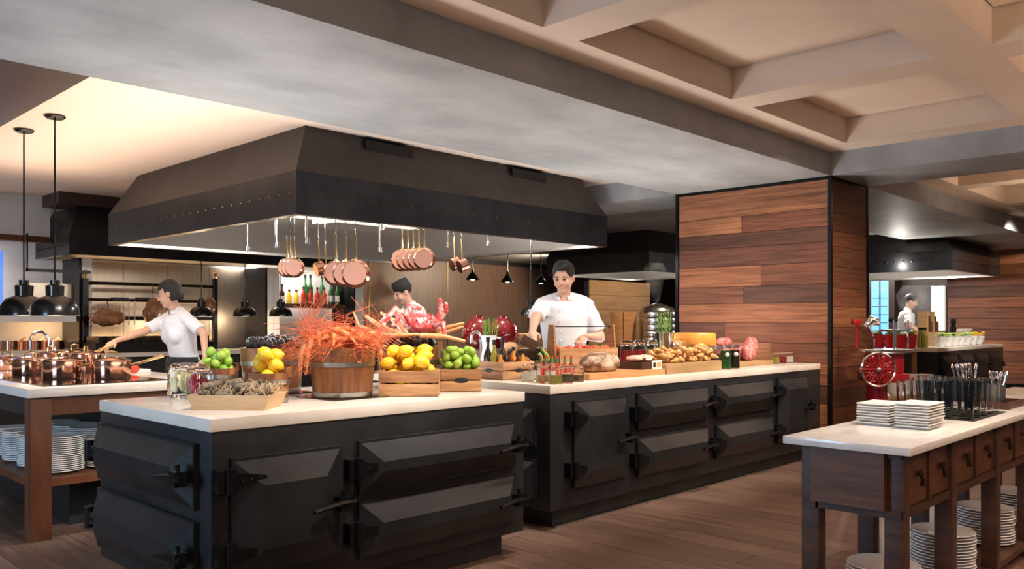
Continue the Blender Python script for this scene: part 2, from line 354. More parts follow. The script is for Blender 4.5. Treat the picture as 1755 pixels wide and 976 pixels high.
# far end of the show kitchen beyond the pillar
we = st(MB().bx(20.2, 20.4, 3, 14.2, 0, 2.9).obj('wall_end', M['darkwood']))
o = PX(1596, 552, 20.1); q = PX(1618, 490, 20.1)
tag(MB().bx(20.08, 20.2, q.y, o.y, o.z - .2, q.z).obj('lit_panel', M['lit']), 'tall glowing white panel on the far dark wall', 'light panel')
fr = thing('display_fridge', 'blue-lit glass door fridge against the far dark wall', 'fridge', (19.75, PX(1507, 500, 19.7).y, 0))
MB().bx(.0, .45, -.32, .32, 0, 2.7).obj('body', M['darkwood'], fr)
for a, b, c, d in ((-.19, -.02, .8, 2.2), (.02, .19, .8, 2.2), (-.19, -.02, 2.3, 2.66), (.02, .19, 2.3, 2.66)):
    MB().bx(-.02, .0, a, b, c, d).obj('glass_door', M['blue'], fr)
for k in range(7): MB().bx(-.03, -.02, -.17, .17, .85 + k * .19, .865 + k * .19).obj('shelf_rail', M['steel'], fr)
MB().bx(-.05, -.02, -.008, .008, 1.1, 1.9).obj('handle', M['chrome'], fr)
# back wall of the kitchen (left) with grill bay and lit niches
YW = 11.5
st(MB().bx(-6, 8.05, YW + .4, YW + .6, 0, 2.9).obj('wall_back', M['white']))
def xat(px, Y=YW): return PY(px, 500, Y).x
def zat(px, py, Y=YW): return PY(px, py, Y).z
st(MB().bx(-6, 3.45, YW - .2, YW, zat(60, 408), 2.8).obj('wall_soffit', M['white']))
st(MB().bx(-6, 3.45, YW - .24, YW - .1, zat(60, 418), zat(60, 408)).obj('trim_1', M['redwood']))
for a, b in ((125, 143), (440, 461), (590, 604)):
    t = st(MB().bx(xat(a), xat(b), YW - .3, YW + .4, 0, 2.06 if a < 500 else 2.5).obj('wall_pier', M['white']))
    zz = .9
    while zz < 1.9:
        for q in range(2):
            wd = (xat(b) - xat(a)) / 2; MB().bx(xat(a) + q * wd + .003, xat(a) + (q + 1) * wd - .003, YW - .31, YW - .3, zz + .003, zz + .147).obj('tile', M['tile'], t)
        zz += .15
    st(MB().bx(xat(a) - .03, xat(a), YW - .31, YW + .3, 0, 2.06).obj('trim_2', M['iron']))
# stainless splashback of the grill bay
sb = st(MB().bx(xat(143), xat(440), YW + .3, YW + .4, .8, 2.055).obj('wall_splashback', M['bronze']))
n = 4; wd = (xat(440) - xat(143)) / n
for k in range(n): MB().bx(xat(143) + k * wd + .004, xat(143) + (k + 1) * wd - .004, YW + .285, YW + .3, .9, 2.05).obj('steel_panel', M['bronze'], sb)
# brown panelled wall far behind, each panel a part
wp = st(MB().bx(4, 22, 14.03, 14.2, 0, 2.7).obj('wall_panelled', M['dark']))
xp = xat(605, 14) - 1.9
seams = [xat(q, 14) for q in (632, 767, 905, 1010)]
seams = [seams[0] - 4, seams[0] - 2] + seams + [seams[-1] + 1.8, seams[-1] + 3.6]
for a, b in zip(seams, seams[1:]): MB().bx(a + .02, b - .02, 14.0, 14.03, .0, 2.6).obj('wall_panel', M['panel'], wp)
for a in seams: MB().bx(a - .012, a + .012, 13.99, 14.02, 0, 2.6).obj('seam_strip', M['brass'], wp)
# light oak screen behind the steamer
ws = st(MB().bx(8.75, 10.15, 7.02, 7.1, 0, 1.8).obj('wall_screen', M['dark']))
for k in range(9): MB().bx(8.75, 10.15, 7.0, 7.02, .02 + k * .2, .216 + k * .2).obj('plank', M['ply'], ws)

# ================================================================ hoods
def hood(label, x0, x1, y0, y1, zb, zm, zt, ins, n=26, m=24, vents=True):
    t = thing('extractor_hood', label, 'extractor hood', (x0, y0, zb)); W, D, H1, H2 = x1 - x0, y1 - y0, zm - zb, zt - zb
    mb = MB(); a = [(0, 0), (W, 0), (W, D), (0, D)]
    ib = [(ins, ins), (W - ins, ins), (W - ins, D - ins), (ins, D - ins)]
    mb.add([(x, y, .0) for x, y in a] + [(x, y, H1) for x, y in a], [(i, (i + 1) % 4, 4 + (i + 1) % 4, 4 + i) for i in range(4)])
    mb.obj('band', M['steel_black'], t)
    MB().add([(x, y, H1) for x, y in a] + [(x, y, H2) for x, y in ib], [(i, (i + 1) % 4, 4 + (i + 1) % 4, 4 + i) for i in range(4)] + [(4, 5, 6, 7)]).obj('canopy', M['hood'], t)
    r = .07; b = [(r, r), (W - r, r), (W - r, D - r), (r, D - r)]
    MB().add([(x, y, 0) for x, y in a] + [(x, y, .0) for x, y in b] + [(x, y, .03) for x, y in b], [(i, (i + 1) % 4, 4 + (i + 1) % 4, 4 + i) for i in range(4)] + [(4 + i, 4 + (i + 1) % 4, 8 + (i + 1) % 4, 8 + i) for i in range(4)]).obj('rim', M['steel'], t)
    c = [(.5, .5), (W - .5, .5), (W - .5, D - .5), (.5, D - .5)]
    MB().add([(x, y, .03) for x, y in b] + [(x, y, H1) for x, y in c], [(i, (i + 1) % 4, 4 + (i + 1) % 4, 4 + i) for i in range(4)] + [(7, 6, 5, 4)]).obj('liner', M['liner'], t)
    mb = MB()
    for k in range(n): mb.ball((.08 + (W - .16) * k / (n - 1), 0, H1 * .5), .010, 8, 4)
    for k in range(m): mb.ball((0, .08 + (D - .16) * k / (m - 1), H1 * .5), .012, 8, 4)
    mb.obj('rivets', M['bronzedk'], t)['kind'] = 'stuff'
    return t
def liner_z(x, y, x0, x1, y0, y1, zb, zm):      # height of a hood's sloping inner lining above a point
    i = min(x - x0, x1 - x, y - y0, y1 - y); return zb + .03 + (zm - zb - .03) * max(0, min(1, (i - .07) / .43))
HX0, HX1, HY0, HY1, HZ = 3.37, 7.19, 5.51, 9.19, 2.06
hA = hood('large black steel hood with rivets above the seafood island', HX0, HX1, HY0, HY1, HZ, 2.39, 2.80, .22)
for k in (0, 1): MB().bx(.75 + k * 1.75, 1.25 + k * 1.75, .15, .34, .6, .7).obj('vent_box', M['iron'], hA)
for k in range(4):     # filter banks under the hood
    g = MB().bx(.7, 1.15, .6 + k * .62, 1.16 + k * .62, .27, .31).obj('filter', M['steel'], hA)
    mb = MB()
    for q in range(9): mb.bx(.72 + q * .047, .74 + q * .047, .61 + k * .62, 1.15 + k * .62, .255, .27)
    mb.obj('filter_fins', M['steel'], g)
tag(hA.children[0], None)
MB().bx(.9, 2.4, 1.5, 1.62, .2, .24).obj('light_strip', M['lit'], hA); MB().bx(1.35, 1.45, .5, 1.9, .2, .24).obj('light_strip', M['lit'], hA)
hood('long black hood on the back wall above the meat grill', 3.46, 7.44, 10.66, 11.9, 2.06, 2.28, 2.66, .16)
tag(MB().bx(3.36, 7.44, 10.7, 11.29, 2.66, 2.8).obj('hood_crown', M['darkwood']), 'dark timber crown board on top of the back wall hood', 'board')
hood('black hood over the steamer station behind the pillar', 10.76, 13.2, 7.43, 9.55, 2.05, 2.35, 2.7, .1)
hC = hood('black and steel hood over the far salad island', 14.0, 16.7, 4.04, 7.2, 2.06, 2.37, 2.58, .14); MB().bx(.14, 2.56, .78, 3.02, .52, .64).obj('duct_collar', M['hood'], hC)

# ================================================================ counters
def latch(mb, x, z, s=1):      # lever latch on a y-plane (front = -y)
    mb.bx(x - .03, x + .035, -.10, -.05, z - .03, z + .03); mb.tube([(x + .05, -.085, z), (x - .02, -.095, z + .005), (x - .16 * s, -.10, z - .012)], [.014, .014, .009], 8)
    mb.tube([(x, -.075, z + .03), (x, -.075, z + .055)], .012, 8)
def hinge(mb, x, z):
    mb.tube([(x, -.05, z - .05), (x, -.05, z + .05)], .022, 10); mb.bx(x - .05, x, -.05, -.0, z - .045, z + .045)
    mb.add([(x, -.062, z - .035), (x + .15, -.062, z - .008), (x + .15, -.062, z + .008), (x, -.062, z + .035), (x, -.05, z - .035), (x + .15, -.05, z - .008), (x + .15, -.05, z + .008), (x, -.05, z + .035)], [(0, 1, 2, 3), (7, 6, 5, 4), (0, 4, 5, 1), (1, 5, 6, 2), (2, 6, 7, 3), (3, 7, 4, 0)])
    for q in (.04, .08, .12): mb.ball((x + q, -.063, z), .006, 6, 4)
def oven_door(par, x0, x1, z0, z1, y=0, ins=.1, hz=(.25, .75), lz=.5, M0=Matrix(), lr=True, hs=True):
    d = MB(); d.M = M0; d.bx(x0, x1, y - .022, y, z0, z1); d.frus(x0 + .012, x1 - .012, z0 + .012, z1 - .012, y - .022, y - .075, ins)
    d = d.obj('oven_door', M['steel_black'], par, ang=12)
    mb = MB(); mb.M = M0 @ Matrix.Translation((0, y, 0))
    if hs:
        for q in hz:
            mb = MB(); mb.M = M0 @ Matrix.Translation((0, y, 0)); hinge(mb, x0 - .02 if lr else x1 - .1, z0 + (z1 - z0) * q); mb.obj('hinge', M['iron'], d)
    mb = MB(); mb.M = M0 @ Matrix.Translation((0, y, 0)); latch(mb, (x1 - .03) if lr else (x0 + .07), z0 + (z1 - z0) * lz); mb.obj('latch', M['iron'], d)
    return d
ZT = .87
def island(label, x0, x1, y0, y1):
    t = thing('stove_island', label, 'kitchen island', (x0, y0, 0)); W, D = x1 - x0, y1 - y0
    MB().bx(.0, W, .0, D, .12, ZT - .052).obj('body', M['steel_black'], t, bevel=.004)
    MB().bx(.1, W - .1, .07, D - .1, 0, .12).obj('plinth', M['steel_black'], t)
    return t
def worktop(label, x0, x1, y0, y1, m='stone', poly=None, zt=ZT, th=.052):
    mb = MB()
    mb.prism(poly, zt - th, zt) if poly else mb.bx(x0, x1, y0, y1, zt - th, zt)
    return tag(mb.obj('worktop', M[m], bevel=.004), label, 'worktop')
AX0, AX1, AY0, AY1 = 1.51, 3.28, 3.08, 4.22
iA = island('black steel range-style island under the seafood buckets', AX0, AX1, AY0, AY1)
worktop('pale stone worktop carrying the seafood buckets and lemons', AX0 - .005, AX1 + .005, AY0 - .005, AY1)
def fd(px0, px1, py0, py1, Y, x0): a = PY(px0, py0, Y); b = PY(px1, py1, Y); return a.x - x0, b.x - x0
def doorpx(par, pa, pb, ztop, zbot, Y, x0, **k):
    oven_door(par, PY(pa, 800, Y).x - x0, PY(pb, 800, Y).x - x0, zbot, ztop, **k)
zf = lambda px, py: PY(px, py, AY0).z
doorpx(iA, 393, 582, zf(582, 763), zf(582, 950), AY0, AX0, ins=.1, hz=(.22, .83))
doorpx(iA, 611, 879, zf(878, 723), zf(878, 800), AY0, AX0, ins=.085, hz=(.5,))
doorpx(iA, 611, 879, zf(878, 811), zf(878, 893), AY0, AX0, ins=.085, hz=(.5,))
# doors on the island end facing -x: same builder turned by 90 degrees
Mend = Matrix.Rotation(R_(-90), 4, 'Z')
D = AY1 - AY0
for za, zb_ in ((.765, .50), (.455, .175)):
    oven_door(iA, -D + .02, -.10, zb_, za, ins=.085, hz=(.5,), M0=Mend)
BX0, BX1, BY0, BY1 = 3.70, 7.43, 3.26, 3.96
iB = island('long black steel range-style island below the bread and charcuterie', BX0, BX1, BY0, BY1)
MB().bx(0, .75, BY1 - BY0, 2.0, 0, ZT - .052).obj('return_body', M['steel_black'], iB)
worktop('pale stone L-shaped worktop carrying the bread, jars and salami', 0, 0, 0, 0, poly=[(BX0 - .005, BY0 - .005), (BX1, BY0 - .005), (BX1, BY1), (BX0 + .75, BY1), (BX0 + .75, BY0 + 2.0), (BX0 - .005, BY0 + 2.0)])
for pa, pb, zt_, zb_, kw in ((980, 1070, .765, .235, dict(hz=(.22, .8))), (1089, 1210, .775, .53, dict(hz=(.45,))), (1089, 1210, .475, .215, dict(hz=(.45,))),
                        (1224, 1321, .775, .53, dict(hz=(.45,))), (1224, 1321, .475, .215, dict(hz=(.45,))), (1329, 1379, .775, .235, dict(hz=(.2, .8)))):
    doorpx(iB, pa, pb, zt_, zb_, BY0, BX0, ins=.085, **kw)
for za, zb_ in ((.735, .5), (.42, .175)): oven_door(iB, -.66, -.1, zb_, za, ins=.085, hz=(.5,), M0=Mend, lr=False, hs=False)
st(MB().bx(BX0 + .1, BX1, BY0 + .045, BY0 + .06, 0, .012).obj('trim_3', M['hoop']))
# left cooking table with timber frame
LX0, LX1, LY0, LY1 = 1.49, 2.66, 5.21, 7.3
lt = thing('cooking_table', 'open timber-framed cooking table with plates on its shelf', 'table', (LX0, LY0, 0))
W, D = LX1 - LX0, LY1 - LY0
for x, y in ((.0, .0), (W - .11, 0), (0, D - .11), (W - .11, D - .11)): MB().bx(x, x + .11, y, y + .11, 0, ZT - .06).obj('leg', M['redwood'], lt, bevel=.004)
for a in ((.11, W - .11, .015, .09), (.11, W - .11, D - .09, D - .015)): MB().bx(a[0], a[1], a[2], a[3], ZT - .16, ZT - .06).obj('rail', M['redwood'], lt)
for x in (.015, W - .09): MB().bx(x, x + .075, .11, D - .11, ZT - .16, ZT - .06).obj('rail', M['steel_black'], lt)
MB().bx(.02, W - .02, .02, D - .02, .30, .345).obj('shelf', M['redwood'], lt)
MB().bx(W - .5, W - .14, .2, D - .2, .345, ZT - .16).obj('cabinet', M['dark'], lt); MB().bx(.3, W - .1, .3, D - .15, 0, .3).obj('plinth', M['steel_black'], lt)
worktop('pale stone worktop with a black hob under the copper pots', LX0 - .02, LX1, LY0 - .02, LY1)
hob = tag(MB().bx(LX0 + .1, LX0 + .84, LY0 + .12, LY0 + 1.6, ZT, ZT + .006).obj('induction_hob', M['blackgl']), 'flat black glass hob under the copper pots', 'hob')
# counter at the back under the grill and the stainless counter behind the chef
bc = thing('back_counter', 'long counter along the back wall below the hanging meat', 'counter', (2.6, 10.5, 0))
MB().bx(0, 5.3, .06, .66, 0, .82).obj('body', M['dark'], bc); MB().bx(0, 5.3, 0, .68, .82, .87).obj('top', M['stone'], bc)
ck = thing('steel_counter', 'stainless steel cooking counter behind the chef at the buffet', 'counter', (5.25, 5.9, 0))
MB().bx(0, 4.6, .05, .6, 0, .93).obj('body', M['steel'], ck); MB().bx(0, 4.6, 0, .64, .93, .97).obj('top', M['steel'], ck)
for k in range(9): MB().bx(.15 + k * .5, .27 + k * .5, .03, .05, .74, .86).obj('socket', M['rubber'], ck)
# white pass counter shelf behind the left lamps
ps = thing('pass_shelf', 'white lit pass shelf in the wall behind the heat lamps', 'shelf', (-1.5, YW - .4, 0))
MB().bx(0, xat(112) + 1.5, 0, .75, zat(60, 552), zat(60, 541)).obj('shelf_board', M['white'], ps); MB().bx(0, xat(112) + 1.5, .1, .8, 0, .9).obj('base', M['white'], ps)
MB().bx(xat(22) + 1.5, xat(129) + 1.5, -.15, -.1, zat(60, 470), zat(60, 465)).obj('hanging_rail', M['iron'], ps)
MB().bx(xat(22) + 1.5, xat(24) + 1.5, -.15, -.1, zat(60, 470), 2.3).obj('rail_post', M['iron'], ps)
tag(MB().bx(xat(28), xat(120), YW - .1, YW, zat(60, 522), zat(60, 486)).obj('oven', M['bronze'], None), 'steel salamander grill in the wall behind the heat lamps', 'oven')
tag(MB().bx(xat(-30), xat(-3), YW - .2, YW - .16, zat(0, 540), zat(0, 432)).obj('wall_screen_display', M['screen']), 'blue screen at the edge of the lit pass', 'screen')
# right console table
TZ = .80
a = PZ(1560.5, 769.2, TZ); TX0, TY0 = a.x, a.y; TY1 = PX(1341.5, 744.5, TX0).y; TL = 3.2
tt = thing('console_table', 'dark walnut console table with small drawers and ring pulls', 'table', (TX0 + .05, TY0 + .03, 0)); W = TY1 - TY0 - .05
tx = lambda px: PY(px, 800, TY0 + .05).x - TX0 - .05
zb = PY(1560, 905, TY0).z; zr = zb + .03
MB().bx(.0, .035, .08, W - .07, zr, TZ - .035).obj('end_panel', M['walnut_x'], tt)
legs = [.03, tx(1632), tx(1709)]; dl_ = legs[2] - legs[1]; legs += [legs[2] + dl_ * k for k in (1, 2, 3)]; TL = legs[-1] + .16
for k, x in enumerate(legs):
    for y in (.02, W - .09): MB().bx(x - .0, x + .065, y, y + .07, 0, TZ - .03).obj('leg', M['walnut'], tt, bevel=.003)
MB().bx(.02, legs[-1], .025, .085, zb, zr).obj('rail', M['walnut'], tt); MB().bx(.02, legs[-1], W - .08, W - .03, zb, zr).obj('rail', M['walnut'], tt)
MB().bx(.03, .085, .05, W - .05, zb, zr).obj('rail', M['walnut'], tt); MB().bx(.02, legs[-1], .025, .085, TZ - .055, TZ - .03).obj('rail', M['walnut'], tt)
MB().bx(.05, legs[-1], .06, W - .04, zr + .0, TZ - .04).obj('drawer_case', M['walnut'], tt)
for a, b in zip(legs, legs[1:]):
    mid = (a + .065 + b) / 2
    MB().bx(mid - .012, mid + .012, .028, .08, zr, TZ - .05).obj('divider', M['walnut'], tt)
    for c, d in ((a + .069, mid - .016), (mid + .016, b - .004)):
        dr = MB().bx(c, d, .036, .07, zr + .006, TZ - .062).obj('drawer', M['walnut_x'], tt, bevel=.002)
        mb = MB(); xm = (c + d) / 2; zm = (zr + TZ - .05) / 2 + .02
        mb.M = Matrix.Translation((xm, .034, zm)); mb.ball((0, 0, 0), (.012, .012, .012), 10, 6); mb.tube([(-.02, -.014, .004), (0, -.018, .012), (.02, -.014, .004), (.024, -.012, -.012)], .006, 8)
        mb.tube([(0, -.012, -.004), (.004, -.02, -.02), (.006, -.02, -.045)], [.006, .008, .011], 8); mb.obj('drawer_pull', M['bronzedk'], dr)
MB().bx(.03, legs[-1], .04, W - .04, .05, .08).obj('lower_shelf', M['walnut'], tt)
tag(MB().bx(TX0, TX0 + TL, TY0, TY1, TZ - .03, TZ).obj('table_top', M['marble'], bevel=.003), 'veined white marble slab lying on the walnut console', 'table top')
# ================================================================ tableware
def plate_mesh(r): return MB().lathe([(0, .003), (r * .58, .003), (r * .62, .0), (r * .66, .004), (r, .016), (r - .002, .020), (r * .64, .009), (0, .008)], 32).mesh('plate', M['porc'])
pm = plate_mesh(.14)
def stack(me, x, y, z, n, dz, label, group, rz=0, name='dinner_plate', cat='plate'):
    for k in range(n):
        tag(put(name, me, None, (x + random.uniform(-.003, .003), y + random.uniform(-.003, .003), z + k * dz), rz + random.uniform(-.02, .02)), label, cat, group)
for j, y in enumerate((5.46, 5.77, 6.08, 6.42)):
    for i, x in enumerate((1.715, 2.01)):
        stack(pm, x, y, .345, 18 - (i * 3 + j) % 4, .0118, 'round white plate in the ' + ('first', 'second', 'third', 'fourth')[j] + ' stack from the front rail, ' + ('beside the timber leg', 'against the dark cabinet')[i], 'plates under the cooking table')
ym = (TY0 + TY1) / 2
for xx, pyy, wh in ((3.48, 962, 'behind the corner leg'), (4.24, 908, 'behind the second leg'), (4.93, 864, 'behind the third leg'), (5.6, 838, 'behind the fourth leg')):
    dd = xx * FW.x + ym * FW.y; zt_ = HC - (pyy - HY) / FP * dd
    stack(pm, xx, ym, .08, max(3, int((zt_ - .085) / .014)), .014, 'round white plate in the console shelf stack ' + wh, 'plates under the console')
a, b, h = .10, .07, .012
sq = MB().add([(x * s * q, y * s * q2, z) for s, z in ((.8, 0), (1, h), (.97, h + .003), (.78, .004)) for x, y, q, q2 in ((-1, -1, a, b), (1, -1, a, b), (1, 1, a, b), (-1, 1, a, b))],
              [(3, 2, 1, 0)] + [(i + 4 * k, (i + 1) % 4 + 4 * k, (i + 1) % 4 + 4 * k + 4, i + 4 * k + 4) for k in range(3) for i in range(4)] + [(12, 13, 14, 15)]).mesh('square_plate', M['porc'])
stack(sq, 3.75, 1.37, TZ, 8, .0115, 'rectangular white plate in the stack farther from the drawers', 'rectangular plates, rear stack', name='rectangular_plate')
stack(sq, 3.73, 1.205, TZ, 9, .0115, 'rectangular white plate in the stack right above the drawers', 'rectangular plates, drawer-side stack', name='rectangular_plate')
gm = MB().lathe([(0, 0), (.031, 0), (.036, .165), (.0345, .165), (.029, .018), (0, .016)], 20).mesh('tumbler', M['glass'])
tag(MB().bx(4.12, 4.66, 1.10, 1.48, TZ, TZ + .004).obj('slate_mat', M['rubber']), 'dark flat mat under the tall glasses', 'mat')
for i in range(5):
    for j in range(4): tag(put('tumbler', gm, None, (4.18 + i * .105, 1.15 + j * .09, TZ + .004)), 'tall clear glass tumbler standing on the dark mat', 'glass', 'tumblers on the console')
fk = MB().tube([(0, 0, 0), (0, 0, .13)], [.004, .004], 6).ball((0, 0, .15), (.009, .003, .024), 8, 6).mesh('fork', M['chrome'])
def cutlery(loc, n, label, group):
    for k in range(n):
        a = random.random() * 6.28; r = .03 * random.random() ** .5
        tag(put('fork', fk, None, (loc[0] + r * math.cos(a), loc[1] + r * math.sin(a), loc[2]), rot=(random.uniform(-.2, .2), random.uniform(-.2, .2), a)), label, 'cutlery', group)
tr = thing('cutlery_tray', 'low dark tray holding a steel cutlery tin on the console', 'tray', (4.95, 1.22, TZ)); MB().bx(-.16, .16, -.1, .1, 0, .008).obj('base', M['walnut'], tr)
for q in ((-.16, .16, -.1, -.09), (-.16, .16, .09, .1), (-.16, -.15, -.09, .09), (.15, .16, -.09, .09)): MB().bx(*q, .008, .035).obj('side', M['walnut'], tr)
tin = MB().lathe([(0, 0), (.05, 0), (.052, .11), (.048, .11), (.046, .006), (0, .006)], 24).mesh('cutlery_tin', M['steel'])
tag(put('cutlery_tin', tin, None, (4.93, 1.22, TZ + .008)), 'ribbed steel tin of cutlery on the low tray', 'tin'); cutlery((4.93, 1.22, TZ + .02), 8, 'steel cutlery standing in the tin on the low tray', 'cutlery on the tray')
bxk = thing('cutlery_box', 'black box of cutlery behind the tall glasses', 'box', (5.2, 1.43, TZ))
for q in ((-.15, .15, -.07, -.06), (-.15, .15, .06, .07), (-.15, -.14, -.06, .06), (.14, .15, -.06, .06), (-.01, .0, -.06, .06)): MB().bx(*q, 0, .13).obj('side', M['rubber'], bxk)
MB().bx(-.15, .15, -.07, .07, 0, .006).obj('base', M['rubber'], bxk)
for k in (0, 1): cutlery((5.13 + k * .15, 1.43, TZ + .04), 9, 'steel cutlery standing in the black box', 'cutlery in the box')

# ================================================================ containers
def bucket(label, loc, rt, rb, h, n=16, handles=False, rz=0):
    t = thing('wooden_bucket', label, 'bucket', loc, rz); k = math.pi / n * .985; th = .014
    vs = []
    for r0, z in ((rb, 0), (rt, h)):
        for r in (r0, r0 - th):
            for s in (-1, 0, 1): vs.append((r * math.cos(k * s), r * math.sin(k * s), z))
    me = MB().add(vs, [(0, 1, 7, 6), (1, 2, 8, 7), (4, 3, 9, 10), (5, 4, 10, 11), (0, 6, 9, 3), (2, 5, 11, 8), (6, 7, 10, 9), (7, 8, 11, 10), (1, 0, 3, 4), (2, 1, 4, 5)]).mesh('stave', M['bucket'])
    for i in range(n): put('stave', me, t, (0, 0, 0), 2 * math.pi * i / n)
    for f, hh in ((.02, .022), (.62, .022)):
        r = rb + (rt - rb) * f; r2 = rb + (rt - rb) * (f + hh / h)
        MB().lathe([(r + .001, h * f), (r + .003, h * f), (r2 + .003, h * f + hh), (r2 + .001, h * f + hh)], 40).obj('hoop', M['hoop'], t)
    MB().lathe([(0, h * .15), (rb * .93, h * .15), (rb * .93, h * .16), (0, h * .16)], 24).obj('base', M['dark'], t)
    if handles:
        for a in (0, math.pi):
            mb = MB(); mb.M = Matrix.Rotation(a, 4, 'Z'); mb.bx(rt - .014, rt + .004, -.03, .03, h - .02, h + .022).obj('grip', M['bucket'], t)
    return t
def crate(label, loc, w, d, h, rz, slats=2, holes=False, me='crate'):
    t = thing('wooden_crate', label, 'crate', loc, rz); th = .011; m = M[me]
    for x in (-w / 2 + th, w / 2 - th - .02):
        for y in (-d / 2 + th, d / 2 - th - .02): MB().bx(x, x + .02, y, y + .02, 0, h).obj('post', m, t)
    sh = h / slats
    for k in range(slats):
        z0, z1 = k * sh + .004, (k + 1) * sh - .004
        for y in (-d / 2, d / 2 - th): MB().bx(-w / 2, w / 2, y, y + th, z0, z1).obj('slat', m, t, bevel=.0015)
        for x in (-w / 2, w / 2 - th): MB().bx(x, x + th, -d / 2 + th, d / 2 - th, z0, z1).obj('slat', m, t, bevel=.0015)
    for k in range(4): MB().bx(-w / 2 + th, w / 2 - th, -d / 2 + th + k * (d - 2 * th) / 4 + .003, -d / 2 + th + (k + 1) * (d - 2 * th) / 4 - .003, .0, .008).obj('base_slat', m, t)
    if holes:
        MB().ball((-w / 2 - .0005, 0, h * .5), (.002, .038, .014), 14, 6).obj('hand_hole', M['dark'], t); MB().ball((0, -d / 2 - .0005, h * .5), (.04, .002, .014), 14, 6).obj('hand_hole', M['dark'], t)
    return t
def drop(n, probe, cand, ok, floor, fixed=(), tries=70, seed=1, squeeze=.97):
    """Drop n pieces one by one, each to the lowest place found where it rests on the floor or on earlier pieces.
    probe: list of (offset, radius) balls that stand for one piece; cand(rnd) -> (x, y, euler); ok(x, y, z, r) -> a ball may be there."""
    from mathutils import Euler
    rnd = random.Random(seed); placed = list(fixed); out = []
    for _ in range(n):
        best = None
        for _t in range(tries):
            x, y, e = cand(rnd); Rm = Euler(e).to_matrix(); bs = [(Rm @ Vector(o), r * squeeze) for o, r in probe]; z = -9
            for o, r in bs:
                bx_, by_ = x + o.x, y + o.y; z = max(z, floor(bx_, by_) + r - o.z)
                for (qx, qy, qz, qr) in placed:
                    s = r + qr; d2 = (qx - bx_) ** 2 + (qy - by_) ** 2
                    if d2 < s * s: z = max(z, qz + math.sqrt(s * s - d2) - o.z)
            if (best is None or z < best[2]) and all(ok(x + o.x, y + o.y, z + o.z, r) for o, r in bs): best = (x, y, z, e, bs)
        if best is None: continue
        x, y, z, e, bs = best; out.append((Vector((x, y, z)), e)); placed += [(x + o.x, y + o.y, z + o.z, r) for o, r in bs]
    return out
def rand3(rnd): return (rnd.uniform(0, 6.28), rnd.uniform(0, 6.28), rnd.uniform(0, 6.28))
def fill(me, name, label, cat, group, c, rz, n, probe, w, d, rim, z0, seed, round_=False, sc=1, grow=0, after=None, cap_=.1):
    """Fill a crate (half sizes w, d) or a bucket (radius w at the base, growing by grow up to the rim) and heap it above the rim."""
    def lim(z): return 1 - max(0, z - rim) * 4.2 if z < rim + cap_ else 0
    def ok(x, y, z, r):
        k = lim(z)
        if k <= 0: return False
        if round_: return math.hypot(x, y) + (r if z < rim + r * 1.5 else 0) < (w + grow * min(1, z / rim)) * k + (0 if z > rim + r * 1.5 else .001)
        m = r if z < rim + r else 0
        return abs(x) + m < w * k + (0 if m else .01) and abs(y) + m < d * k + (0 if m else .01)
    W = w + grow
    for p_, e in drop(n, [(o, r * sc) for o, r in probe], lambda q: (q.uniform(-W, W), q.uniform(-(W if round_ else d), (W if round_ else d)), rand3(q)), ok, lambda x, y: z0, (), 160, seed):
        o = tag(put(name, me, None, Vector(c) + Matrix.Rotation(rz, 3, 'Z') @ p_, rot=(Matrix.Rotation(rz, 3, 'Z') @ __import__('mathutils').Euler(e).to_matrix()).to_euler(), sc=sc), label, cat, group)
        if after: after(o)
PL = [((0, 0, 0), .033), ((0, 0, .017), .026), ((0, 0, -.018), .027)]; PM = [((0, 0, 0), .0235), ((0, 0, .006), .0215), ((0, 0, -.006), .0215)]; PT = [((0, 0, -.003), .034)]
lemon = MB().lathe([(0, -.047), (.007, -.045), (.010, -.040), (.024, -.030), (.032, -.012), (.033, .004), (.028, .022), (.016, .034), (.008, .039), (.005, .045), (0, .046)], 18).mesh('lemon', M['lemon'])
lime = MB().lathe([(0, -.028), (.006, -.026), (.017, -.02), (.0235, -.006), (.0235, .006), (.017, .02), (.006, .026), (0, .028)], 14).mesh('lime', M['lime'])
tom = MB().lathe([(0, -.028), (.02, -.026), (.034, -.012), (.037, .002), (.032, .018), (.018, .027), (.006, .024), (0, .022)], 18).mesh('tomato', M['tomato'])
def calyx(o): put('stalk', CAL, o)
CAL = MB().lathe([(0, .026), (.004, .034), (.003, .024), (.014, .027), (0, .0245)], 5).mesh('stalk', M['leaf'])
CR = AZ - R_(90)
A = lambda px, py: PZ(px, py, ZT)
